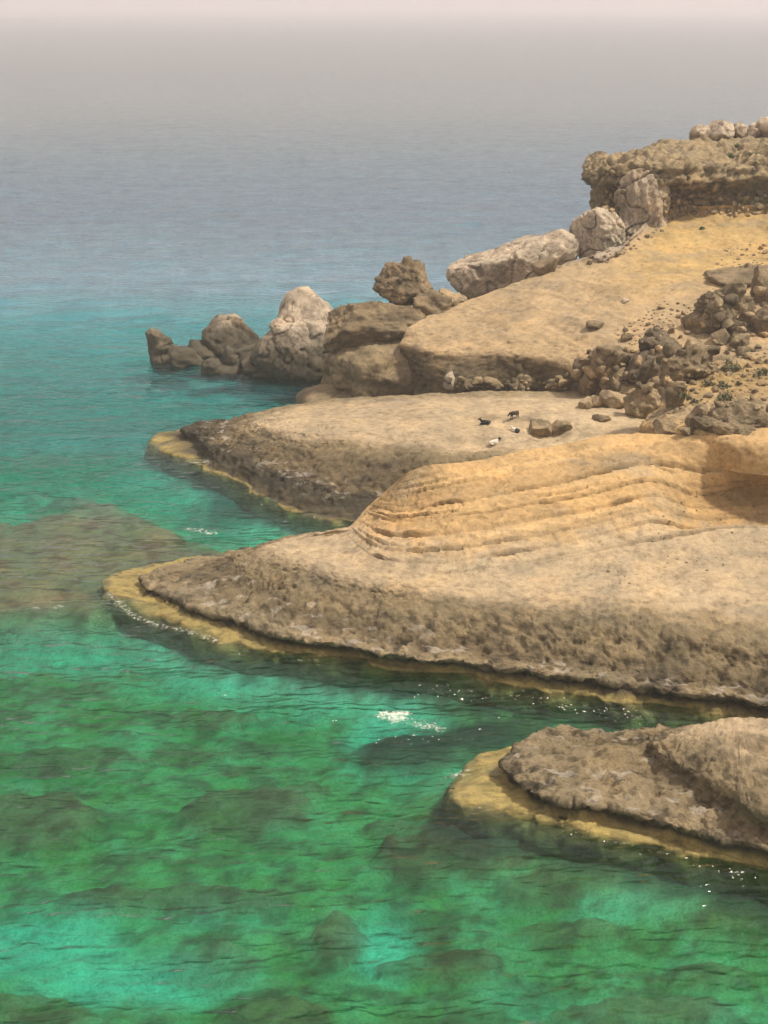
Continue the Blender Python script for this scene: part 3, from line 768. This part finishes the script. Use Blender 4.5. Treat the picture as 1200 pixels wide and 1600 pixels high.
rock('sea_rock', (316, 541, 376, 590), 'small dark rock with a knob on top, nearest of the rocks in the sea', 'rock', 'congl', 'limegrey', y=149.5, deep=.9, sub=5, wet=True, chops=2, group=SEA,
     lobes=[(0, 0, -.5, 1, .9, .5), (.38, 0, .3, .34, .4, .66), (-.4, -.2, -.2, .5, .6, .45)])
rock('sea_rock', (362, 540, 420, 582), 'dark pitted rock between the round rock and the tall pale dome', 'rock', 'congl', 'dark', y=153, deep=.9, wet=True, group=SEA)
rock('sea_rock', (378, 564, 430, 590), 'low brown ledge rock at the waterline under the tall pale dome', 'rock', 'congl', 'brown', y=148.2, deep=1, wet=True, group=SEA)
rock('rock_dome', (376, 457, 537, 600), 'tall pale grooved limestone dome rising from the water', 'rock', 'lime', 'lime', y=150, deep=.95, sub=6, wet=True, chops=0,
     lobes=[(.28, .35, .1, .62, .6, .9), (.1, -.3, -.25, .82, .7, .75), (-.45, -.1, -.65, .5, .6, .38), (.5, -.3, -.3, .5, .5, .7)])
rock('rock_mound', (462, 516, 706, 640), 'smooth grey brown rock mound under the perched slab', 'rock', 'plain', 'limegrey', y=138, deep=.75, sub=6, chops=2,
     lobes=[(.12, 0, 0, .8, .8, .95), (-.55, -.2, -.55, .45, .6, .32), (.55, 0, -.1, .45, .7, .8)])
rock('perched_slab', (506, 468, 674, 537), 'long thick pebbly slab lying across the grey rock mound', 'boulder', 'congl', 'brown', y=138.5, deep=.62, sub=6, chops=5, sink=0.02,
     lobes=[(.15, 0, .1, .85, .9, .72), (-.45, -.1, -.25, .55, .8, .7)])
rock('perched_block', (585, 404, 678, 474), 'square crusty block with a small spike perched on top of the slab', 'boulder', 'congl', 'brown', y=141.5, deep=.85, sub=6, chops=5, sink=.04,
     lobes=[(0, 0, -.1, .98, .95, .82), (.08, 0, .72, .16, .2, .32), (-.5, 0, .2, .48, .6, .5), (.5, 0, .15, .48, .6, .52)])
rock('boulder', (644, 457, 707, 513), 'brown boulder leaning against the right end of the perched slab', style='congl', y=139.5, deep=.9, sub=5)
rock('boulder', (680, 452, 727, 484), 'flat brown boulder between the perched block and the pale outcrop', style='congl', tone='tan', y=145, deep=1, sub=5)
rock('boulder', (600, 498, 660, 524), 'brown wedge of rock filling the gap behind the perched slab', style='congl', y=143, deep=1)
rock('boulder', (693, 581, 713, 607), 'small whitish upright stone at the foot of the grey mound', tone='lime', deep=.9)

# pale outcrop, dome and pillar at the cliff's seaward end
rock('limestone_outcrop', (700, 362, 905, 492), 'long pale cracked limestone outcrop on the skyline left of the cliff', 'outcrop', 'lime', 'lime', y=151, deep=.6, sub=6, chops=1,
     lobes=[(-.5, 0, -.1, .5, .8, .75), (-.1, 0, .2, .5, .8, .62), (.3, .1, .45, .5, .7, .42), (.7, .1, .6, .34, .5, .36), (.2, 0, -.4, .7, .8, .6)])
rock('limestone_dome', (893, 328, 974, 408), 'round cracked pale rock at the seaward foot of the cliff', 'rock', 'lime', 'lime', y=151, deep=.9, sub=6, chops=1)
rock('limestone_pillar', (955, 264, 1046, 404), 'tall grey limestone pillar bracing the cliff under its cap', 'rock', 'lime', 'lime', y=153.2, deep=.5, sub=6, chops=0,
     lobes=[(-.2, 0, .4, .6, .8, .62), (.3, 0, .3, .6, .9, .6), (-.3, 0, -.45, .7, .9, .55), (.35, 0, -.4, .62, .8, .55)])
rock('boulder', (831, 403, 872, 430), 'square brown block on the crest of the sandy slope', tone='brown', chops=9)
rock('boulder', (865, 384, 901, 408), 'rounded brown block higher up the crest, touching the pale outcrop', tone='brown')
rock('boulder', (926, 394, 956, 410), 'flat pale stones lying at the foot of the limestone dome', tone='lime', deep=.8)
rock('boulder', (944, 386, 972, 402), 'flat pale stone under the limestone pillar', tone='lime')
rock('boulder', (971, 466, 983, 474), 'single small pale stone lying alone on the open slope', tone='lime', sub=3)
rock('boulder', (915, 502, 944, 516), 'flat lone brown stone on the slope above the rubble', tone='brown')
for b, s, lb in [((1078, 197, 1109, 222), 1, 'outermost pale rock on the cliff top'), ((1104, 190, 1148, 220), 2, 'widest pale rock in the middle of the cliff top row'), ((1144, 193, 1167, 216), 3, 'small round pale rock on the cliff top'),
              ((1162, 193, 1188, 215), 4, 'rounded pale rock on the cliff top beside the tallest one'), ((1180, 184, 1216, 216), 5, 'tallest pale rock on the cliff top at the photo edge')]:
    rock('cliff_top_rock', b, lb, 'rock', 'lime', 'lime', y=163, deep=1.2, sub=4, chops=2, seed=s + 40, group='pale rocks along the cliff top')

# ledge and rubble in the gully on the right
rock('rock_ledge', (1104, 415, 1225, 446), 'thin dark overhanging rock ledge jutting from the slope at right', 'ledge', 'congl', 'brown', deep=.9, sub=5, chops=6)
rock('pinnacle', (1070, 440, 1166, 530), 'dark leaning pinnacle of pebbly rock standing above the rubble', 'rock', 'congl', 'brown', deep=.6, sub=6, chops=3,
     lobes=[(.5, 0, .3, .34, .7, .75), (.1, 0, -.3, .62, .9, .6), (-.4, 0, -.6, .6, .8, .38)])
RUB = 'rubble boulders in the gully'
for b, lb, t, st in [
    ((998, 520, 1072, 566), 'smooth dark boulder lying highest in the middle of the rubble', 'dark', 'plain'),
    ((1032, 538, 1116, 606), 'biggest brown boulder on the right of the rubble heap, against the knoll', 'brown', 'congl'),
    ((975, 543, 1042, 600), 'large dark boulder with hollow beneath it in the rubble middle', 'dark', 'congl'),
    ((915, 538, 985, 588), 'broad crusty brown boulder at the upper left of the rubble heap', 'brown', 'congl'),
    ((895, 560, 930, 590), 'dark rounded boulder at the left end of the rubble heap', 'dark', 'plain'),
    ((938, 574, 988, 620), 'pointed grey boulder at the lower middle of the rubble heap', 'brown', 'plain'),
    ((905, 578, 943, 618), 'pale faced boulder left of the pointed grey one', 'limegrey', 'plain'),
    ((853, 588, 910, 610), 'low dark boulder in the rubble row along the platform', 'dark', 'plain'),
    ((795, 583, 855, 612), 'wide jagged grey boulder in the rubble row under the dark wall', 'limegrey', 'congl'),
    ((752, 588, 788, 609), 'grey boulder in the rubble row left of the wide jagged one', 'limegrey', 'plain'),
    ((713, 592, 752, 608), 'low grey stone in the rubble row next to the white upright stone', 'brown', 'plain'),
    ((936, 611, 980, 640), 'smooth long tan boulder tilted up to the right on the platform', 'tan', 'plain'),
    ((902, 622, 931, 640), 'small tan stone at the left tip of the smooth long boulder', 'tan', 'plain'),
    ((924, 618, 948, 638), 'tan stone squeezed between the small tip stone and the long boulder', 'tan', 'plain'),
    ((960, 596, 1012, 618), 'flat tan boulder lying under the dark hollowed boulder', 'tan', 'plain'),
    ((976, 604, 1030, 660), 'tall tan and dark boulder standing lowest on the platform', 'tan', 'congl'),
    ((1008, 592, 1036, 618), 'grey boulder tucked right behind the tall tan and dark one', 'limegrey', 'plain'),
    ((1040, 595, 1070, 640), 'slanting tan slab between the rubble and the knoll', 'tan', 'plain'),
    ((926, 647, 955, 659), 'small flat broken stone alone on the platform', 'brown', 'plain'),
    ((825, 658, 870, 685), 'grey wedge shaped boulder on the platform near the goats', 'limegrey', 'plain'),
    ((862, 657, 895, 677), 'lumpy tan boulder touching the grey wedge near the goats', 'tan', 'congl'),
    ((1023, 657, 1066, 679), 'squared grey block at the top edge of the layered mound', 'limegrey', 'plain'),
    ((1060, 668, 1084, 682), 'small grey stone between the squared block and the big slab', 'limegrey', 'plain'),
    ((1072, 632, 1106, 672), 'upright grey boulder at the left end of the big overhanging slab', 'limegrey', 'congl'),
    ((1158, 466, 1182, 490), 'pale rounded boulder right of the pinnacle', 'limegrey', 'plain'),
    ((1176, 415, 1216, 480), 'tall brown boulder high on the right edge above the rubble', 'brown', 'congl'),
    ((1150, 484, 1182, 516), 'round brown boulder below the pale one by the pinnacle', 'brown', 'plain'),
    ((1174, 478, 1214, 528), 'large brown boulder cut by the right photo edge', 'brown', 'congl'),
    ((1133, 500, 1164, 528), 'dark boulder at the right foot of the pinnacle', 'dark', 'plain'),
    ((1110, 514, 1146, 538), 'brown boulder in the rubble just under the pinnacle', 'brown', 'plain'),
    ((1070, 528, 1104, 556), 'round pale brown boulder between the dark top boulder and the pinnacle', 'tan', 'plain'),
    ((1140, 520, 1172, 545), 'pale boulder at the upper edge of the knoll', 'limegrey', 'plain'),
    ((1018, 508, 1036, 524), 'small dark knob standing above the smooth dark boulder', 'dark', 'plain')]:
    rock('boulder', b, lb, 'boulder', st, t, sub=5 if (b[2] - b[0]) > 40 else 4, group=RUB, deep=.85, chops=9 if st == 'plain' else 6)
rock('rock_slab', (1082, 632, 1240, 686), 'big flat bottomed crusty slab overhanging the layered mound at right', 'slab', 'congl', 'brown', deep=.7, sub=6, chops=2, y=96.8,
     lobes=[(0, 0, -.2, .98, .9, .62), (.2, .2, .4, .7, .7, .55)])
rock('rock_slab', (1145, 680, 1260, 722), 'thin grey slab under the big overhanging one at the photo edge', 'slab', 'plain', 'limegrey', deep=.6, sub=5, y=95.6)

# countless smaller rubble: individual stones sharing a few meshes
protos = []
for k in range(9):
    p, f, rel = rock_shape(3, 'plain', 300 + k, None, 8, (1, .85, .75))
    t = ['brown', 'dark', 'tan', 'limegrey', 'brown', 'tan', 'limegrey', 'dark', 'ochre'][k]
    o = mesh_from('stone', p, f, M_BOULDER, attrs={'tone': tone_for(p, t, rel, k)})
    protos.append(o.data); bpy.data.objects.remove(o)
bpy.context.view_layer.update()
_dg = bpy.context.evaluated_depsgraph_get()
peb = []
def near_label(u, v, size, tone):
    a = min((x for x in ANCH if len(x[2].split()) <= 10), key=lambda x: math.hypot(x[0] - u, x[1] - v))
    dx, dy = u - a[0], v - a[1]
    rel = ('right of the' if dx > 0 else 'left of the') if abs(dx) > abs(dy) else ('below the' if dy > 0 else 'above the')
    return f"{size} {tone} stone {rel} {a[2]}".replace(',', '')
def scatter(name, n, poly, smin, smax, label, cat, group, parent=None, flat=1.0, kinds=range(9), seed=1, proud=.25):
    r = np.random.default_rng(seed); poly = np.array(poly, float); lo, hi = poly.min(0), poly.max(0); k = 0; tries = 0; placed = []
    while k < n and tries < n * 40:
        tries += 1
        q = lo + r.random(2) * (hi - lo); inside = False; j = len(poly) - 1
        for i in range(len(poly)):
            if (poly[i][1] > q[1]) != (poly[j][1] > q[1]) and q[0] < (poly[j][0] - poly[i][0]) * (q[1] - poly[i][1]) / (poly[j][1] - poly[i][1]) + poly[i][0]: inside = not inside
            j = i
        if not inside: continue
        s = smin * (smax / smin) ** (r.random() ** 1.6)
        if any(math.hypot(q[0] - a, q[1] - b) < (s + c) * .40 for a, b, c in placed): continue
        g = hit(*q)
        if g is None: continue
        placed.append((q[0], q[1], s))
        m = s / 2 / F * (g[1] * CP + (H - g[2]) * SP)
        if s < 9 and not parent:
            peb.append((g, m, r.choice(list(kinds)), r.random() * 6.28)); k += 1; continue
        kd = int(r.choice(list(kinds)))
        o = bpy.data.objects.new(name, protos[kd]); COL.objects.link(o)
        o.location = g + np.array([0, 0, m * proud]); o.scale = (m, m, m * flat); o.rotation_euler = (r.normal() * .3, r.normal() * .3, r.random() * 6.28)
        if parent: o.parent = parent
        else: tag(o, near_label(q[0], q[1], 'large' if s > 19 else 'fair-sized' if s > 13 else 'small', ['brown', 'dark', 'tan', 'grey', 'brown', 'tan', 'grey', 'dark', 'ochre'][kd]), cat, 'loose stones among and below the boulders')
        k += 1
scatter('stone', 80, [(880, 600), (900, 560), (960, 530), (1020, 515), (1090, 505), (1130, 470), (1200, 450), (1200, 545), (1130, 560), (1060, 610), (1000, 615)], 9, 26,
        'stone among the rubble boulders of the gully', 'stone', 'small stones in the gully rubble', seed=2)
scatter('stone', 26, [(680, 596), (900, 592), (900, 609), (680, 606)], 7, 20, 'stone in the rubble row along the foot of the dark wall', 'stone', 'stones along the dark wall', seed=3)
scatter('stone', 130, [(1035, 650), (1060, 600), (1110, 565), (1200, 550), (1200, 640), (1090, 640)], 5, 15, 'stone scattered over the ochre knoll', 'stone', 'stones on the knoll', seed=4)
scatter('stone', 34, [(1140, 385), (1200, 380), (1200, 415), (1115, 418)], 4, 11, 'stone on the slope above the dark ledge', 'stone', 'stones above the ledge', seed=5)
scatter('stone', 90, [(958, 520), (1040, 470), (1090, 480), (1060, 520), (985, 540)], 4, 12, 'stone strewn over the slope above the rubble', 'stone', 'stones above the rubble', seed=6)
scatter('stone', 24, [(915, 412), (985, 380), (1030, 352), (1035, 362), (990, 395), (940, 412)], 5, 13, 'stone fallen along the foot of the cliff', 'stone', 'stones at the cliff foot', kinds=(2, 3, 6), seed=7)
scatter('stone', 50, [(980, 700), (1200, 800), (1200, 900), (800, 940), (760, 930), (1000, 880)], 3, 7, 'stone on the tan headland', 'stone', 'tiny stones on the headland', kinds=(0, 2, 4), seed=8)
pv, pf, pt, nb_ = [], [], [], 0
v_, f_ = ico(1)
for g, m_, kd, an in peb:
    ca, sa = math.cos(an), math.sin(an)
    q = v_ * np.array([1, .8, .65]) * (1 + .3 * rng.normal(size=(len(v_), 1)) * .5)
    q = np.stack([q[:, 0] * ca - q[:, 1] * sa, q[:, 0] * sa + q[:, 1] * ca, q[:, 2]], 1) * m_ + g
    pv.append(q); pf.append(f_ + nb_); nb_ += len(q)
    pt.append(np.tile(np.array(ROCKTONE[['brown', 'dark', 'tan', 'limegrey', 'brown', 'tan', 'limegrey', 'dark', 'ochre'][kd]]), (len(q), 1)))
o = mesh_from('pebbles', np.concatenate(pv), np.concatenate(pf), M_BOULDER, attrs={'tone': np.concatenate(pt)})
tag(o, 'loose pebbles strewn over the slopes and ledges', 'pebbles', kind='stuff')
# cobbles set in the cliff face: parts of the cliff
scatter('stone', 95, [(1036, 300), (1080, 302), (1110, 306), (1200, 300), (1200, 336), (1040, 337)], 8, 19, None, None, None, parent=o_cliff, kinds=(0, 2, 4, 5, 8), seed=9, proud=.0)
scatter('stone', 24, [(934, 292), (975, 292), (972, 330), (944, 328)], 8, 15, None, None, None, parent=o_cliff, kinds=(0, 2, 3, 5, 8), seed=10, proud=.0)

# ------------------------------------------------------------------ shrubs
def leaf_material(name, c):
    m, nt, N, L = new_mat(name)
    out = N('ShaderNodeOutputMaterial'); b = N('ShaderNodeBsdfPrincipled'); b.inputs['Roughness'].default_value = .8
    oi = N('ShaderNodeNewGeometry'); mx = N('ShaderNodeMix'); mx.data_type = 'RGBA'
    mx.inputs[6].default_value = (*[x * .6 for x in c], 1); mx.inputs[7].default_value = (*[x * 1.4 for x in c], 1)
    L(oi.outputs['Random Per Island'], mx.inputs[0]); L(mx.outputs[2], b.inputs['Base Color']); L(b.outputs[0], out.inputs['Surface'])
    return m
M_LEAF = leaf_material('grey_green_leaf', (.15, .14, .07)); M_LEAF2 = leaf_material('fresh_green_leaf', (.12, .14, .045))
def shrub(u, v, wpx, hpx, label, group, mat, seed):
    g = hit(u, v); r = np.random.default_rng(seed)
    k = (g[1] * CP + (H - g[2]) * SP) / F; rx, rz = wpx / 2 * k, hpx * k * .75
    n = 420; d = r.normal(size=(n, 3)); d /= np.linalg.norm(d, axis=1)[:, None]; d[:, 2] = np.abs(d[:, 2])
    rad = r.random(n) ** .45 * (0.85 + .9 * fbm(d * 1.8 + seed, 2)); c = d * rad[:, None] * np.array([rx, rx * .8, rz])
    a = r.normal(size=(n, 3)); a /= np.linalg.norm(a, axis=1)[:, None]; b = np.cross(a, r.normal(size=(n, 3))); b /= np.linalg.norm(b, axis=1)[:, None]
    L_ = r.uniform(.06, .16, (n, 1)); W_ = L_ * .4
    vs = np.stack([c - a * L_, c + b * W_, c + a * L_, c - b * W_], 1).reshape(-1, 3)
    o = mesh_from('shrub', vs, np.arange(n * 4).reshape(-1, 4), mat, smooth_shade=False)
    o.location = g - np.array([0, 0, .03]); tag(o, label, 'shrub', group)
KN = 'shrub tufts on the knoll'
for k, (u, v, w, h, lb) in enumerate([(1077, 594, 13, 9, 'tiny grey green shrub at the rubble edge of the knoll'), (1130, 606, 26, 16, 'grey green shrub tuft higher on the knoll, above another tuft'), (1133, 624, 28, 15, 'grey green shrub tuft lower on the knoll, just above the big slab'),
        (1066, 620, 20, 14, 'grey green shrub beside the slanting tan slab'), (1085, 630, 14, 9, 'small grey green shrub left of the big slab'), (1110, 602, 12, 9, 'small shrub left of the higher knoll tuft'),
        (1145, 578, 38, 18, 'widest dark shrub near the top of the knoll'), (1192, 585, 20, 14, 'dark shrub on the knoll at the photo edge')]):
    shrub(u, v, w, h, lb, KN, M_LEAF, 70 + k)
for k, (u, v, w, h, lb) in enumerate([(1139, 244, 20, 7, 'low fresh green plant cushion on the cliff cap'), (1152, 229, 14, 6, 'small green plant higher on the cliff cap'), (1175, 242, 22, 6, 'green plant cushion on the cliff cap near the photo edge'), (1097, 358, 8, 5, 'tiny green plant on the yellow slope under the cliff')]):
    shrub(u, v, w, h, lb, 'green plants on the cliff', M_LEAF2, 90 + k)

# ------------------------------------------------------------------ goats
def fur(name, c1, c2, axis, cut):
    m, nt, N, L = new_mat(name)
    out = N('ShaderNodeOutputMaterial'); b = N('ShaderNodeBsdfPrincipled'); b.inputs['Roughness'].default_value = .85
    tc = N('ShaderNodeTexCoord'); sp = N('ShaderNodeSeparateXYZ'); L(tc.outputs['Object'], sp.inputs[0])
    n = N('ShaderNodeTexNoise'); n.inputs['Scale'].default_value = 9; L(tc.outputs['Object'], n.inputs['Vector'])
    ma = N('ShaderNodeMath'); ma.operation = 'MULTIPLY_ADD'; ma.inputs[1].default_value = .12; L(n.outputs[0], ma.inputs[0]); L(sp.outputs[axis], ma.inputs[2])
    gt = N('ShaderNodeMath'); gt.operation = 'GREATER_THAN'; gt.inputs[1].default_value = cut + .06; L(ma.outputs[0], gt.inputs[0])
    mx = N('ShaderNodeMix'); mx.data_type = 'RGBA'; mx.inputs[6].default_value = (*c1, 1); mx.inputs[7].default_value = (*c2, 1)
    L(gt.outputs[0], mx.inputs[0]); L(mx.outputs[2], b.inputs['Base Color']); L(b.outputs[0], out.inputs['Surface'])
    return m
def goat(label, u, v, rz, joints, edges, mat, scale=1.0):
    """one continuous skinned body; +X is forward"""
    g = hit(u, v)
    me = bpy.data.meshes.new('goat'); me.from_pydata([j[:3] for j in joints], edges, [])
    o = bpy.data.objects.new('goat', me); COL.objects.link(o)
    sk = o.modifiers.new('skin', 'SKIN'); sk.use_smooth_shade = True
    for i, j in enumerate(joints):
        me.skin_vertices[0].data[i].radius = (j[3], j[4] if len(j) > 4 else j[3])
    me.skin_vertices[0].data[0].use_root = True
    ss = o.modifiers.new('sub', 'SUBSURF'); ss.levels = 2; ss.render_levels = 2
    bpy.context.view_layer.update()
    ev = o.evaluated_get(bpy.context.evaluated_depsgraph_get())
    m2 = bpy.data.meshes.new_from_object(ev); o.modifiers.clear(); o.data = m2
    m2.materials.clear(); m2.materials.append(mat)
    o.location = g; o.rotation_euler = (0, 0, rz); o.scale = (scale,) * 3
    tag(o, label, 'goat', 'goats on the rock platform')
    return o
STAND = [(-.30, 0, .56, .13), (-.05, 0, .54, .15), (.22, 0, .56, .13), (.34, 0, .60, .08), (.46, 0, .52, .055), (.55, 0, .44, .06), (.66, 0, .36, .035),
         (-.34, .09, .42, .07), (-.30, .09, .30, .04), (-.38, .09, .20, .025), (-.35, .09, .02, .022), (-.34, -.09, .42, .07), (-.30, -.09, .30, .04), (-.38, -.09, .20, .025), (-.35, -.09, .02, .022),
         (.24, .08, .40, .055), (.25, .08, .22, .028), (.24, .08, .02, .022), (.24, -.08, .40, .055), (.25, -.08, .22, .028), (.24, -.08, .02, .022),
         (-.44, 0, .66, .025), (.50, .09, .50, .02), (.50, -.09, .50, .02), (.44, .03, .62, .015), (.36, .05, .68, .008), (.44, -.03, .62, .015), (.36, -.05, .68, .008)]
STAND_E = [(0, 1), (1, 2), (2, 3), (3, 4), (4, 5), (5, 6), (0, 7), (7, 8), (8, 9), (9, 10), (0, 11), (11, 12), (12, 13), (13, 14), (2, 15), (15, 16), (16, 17), (2, 18), (18, 19), (19, 20), (0, 21),
           (4, 22), (4, 23), (4, 24), (24, 25), (4, 26), (26, 27)]
LIE = [(-.30, 0, .17, .15, .16), (-.05, 0, .18, .17, .17), (.20, 0, .20, .14), (.32, 0, .30, .08), (.38, 0, .42, .06), (.44, 0, .44, .06), (.56, 0, .38, .035),
       (-.26, .17, .08, .07), (-.05, .22, .04, .03), (-.26, -.17, .08, .07), (-.05, -.22, .04, .03), (.22, .12, .07, .05), (.42, .12, .03, .025), (.22, -.12, .07, .05), (.42, -.12, .03, .025),
       (-.46, 0, .22, .025), (.38, .10, .46, .018), (.38, -.10, .46, .018), (.36, .03, .52, .012), (.26, .04, .57, .007), (.36, -.03, .52, .012), (.26, -.04, .57, .007)]
LIE_E = [(0, 1), (1, 2), (2, 3), (3, 4), (4, 5), (5, 6), (0, 7), (7, 8), (0, 9), (9, 10), (2, 11), (11, 12), (2, 13), (13, 14), (0, 15), (4, 16), (4, 17), (4, 18), (18, 19), (4, 20), (20, 21)]
BLK, BRN, WHT = (.012, .010, .009), (.045, .026, .014), (.62, .55, .45)
goat('dark brown goat standing with lowered head on the rock platform', 803, 656, math.radians(215), STAND, STAND_E, fur('brown_fur', BRN, BLK, 0, .12), 1.05)
goat('black goat lying in the hollow on the rock platform', 758, 663, math.radians(185), LIE, LIE_E, fur('black_fur', BLK, BLK, 0, 0), 1.05)
goat('goat with pale front and black rump lying below the standing one', 805, 675, math.radians(150), LIE, LIE_E, fur('piebald_fur', BLK, WHT, 0, -.05), .95)
goat('white goat with black head lying lowest of the goats', 772, 694, math.radians(12), LIE, LIE_E, fur('white_fur', WHT, BLK, 0, .30), 1.05)

# ------------------------------------------------------------------ haze
bm = bmesh.new(); bmesh.ops.create_cube(bm, size=1.0)
hz = bpy.data.meshes.new('haze'); bm.to_mesh(hz); bm.free()
m, nt, N, L = new_mat('sea_haze')
out = N('ShaderNodeOutputMaterial'); pv = N('ShaderNodeVolumePrincipled')
pv.inputs['Color'].default_value = (.83, .775, .785, 1); pv.inputs['Density'].default_value = 0.00045; pv.inputs['Anisotropy'].default_value = 0.2
L(pv.outputs[0], out.inputs['Volume']); hz.materials.append(m)
ho = bpy.data.objects.new('haze', hz); COL.objects.link(ho)
ho.scale = (44000, 44000, 72); ho.location = (0, 0, 12); tag(ho, 'pale warm sea haze hiding the horizon', 'haze', kind='stuff')
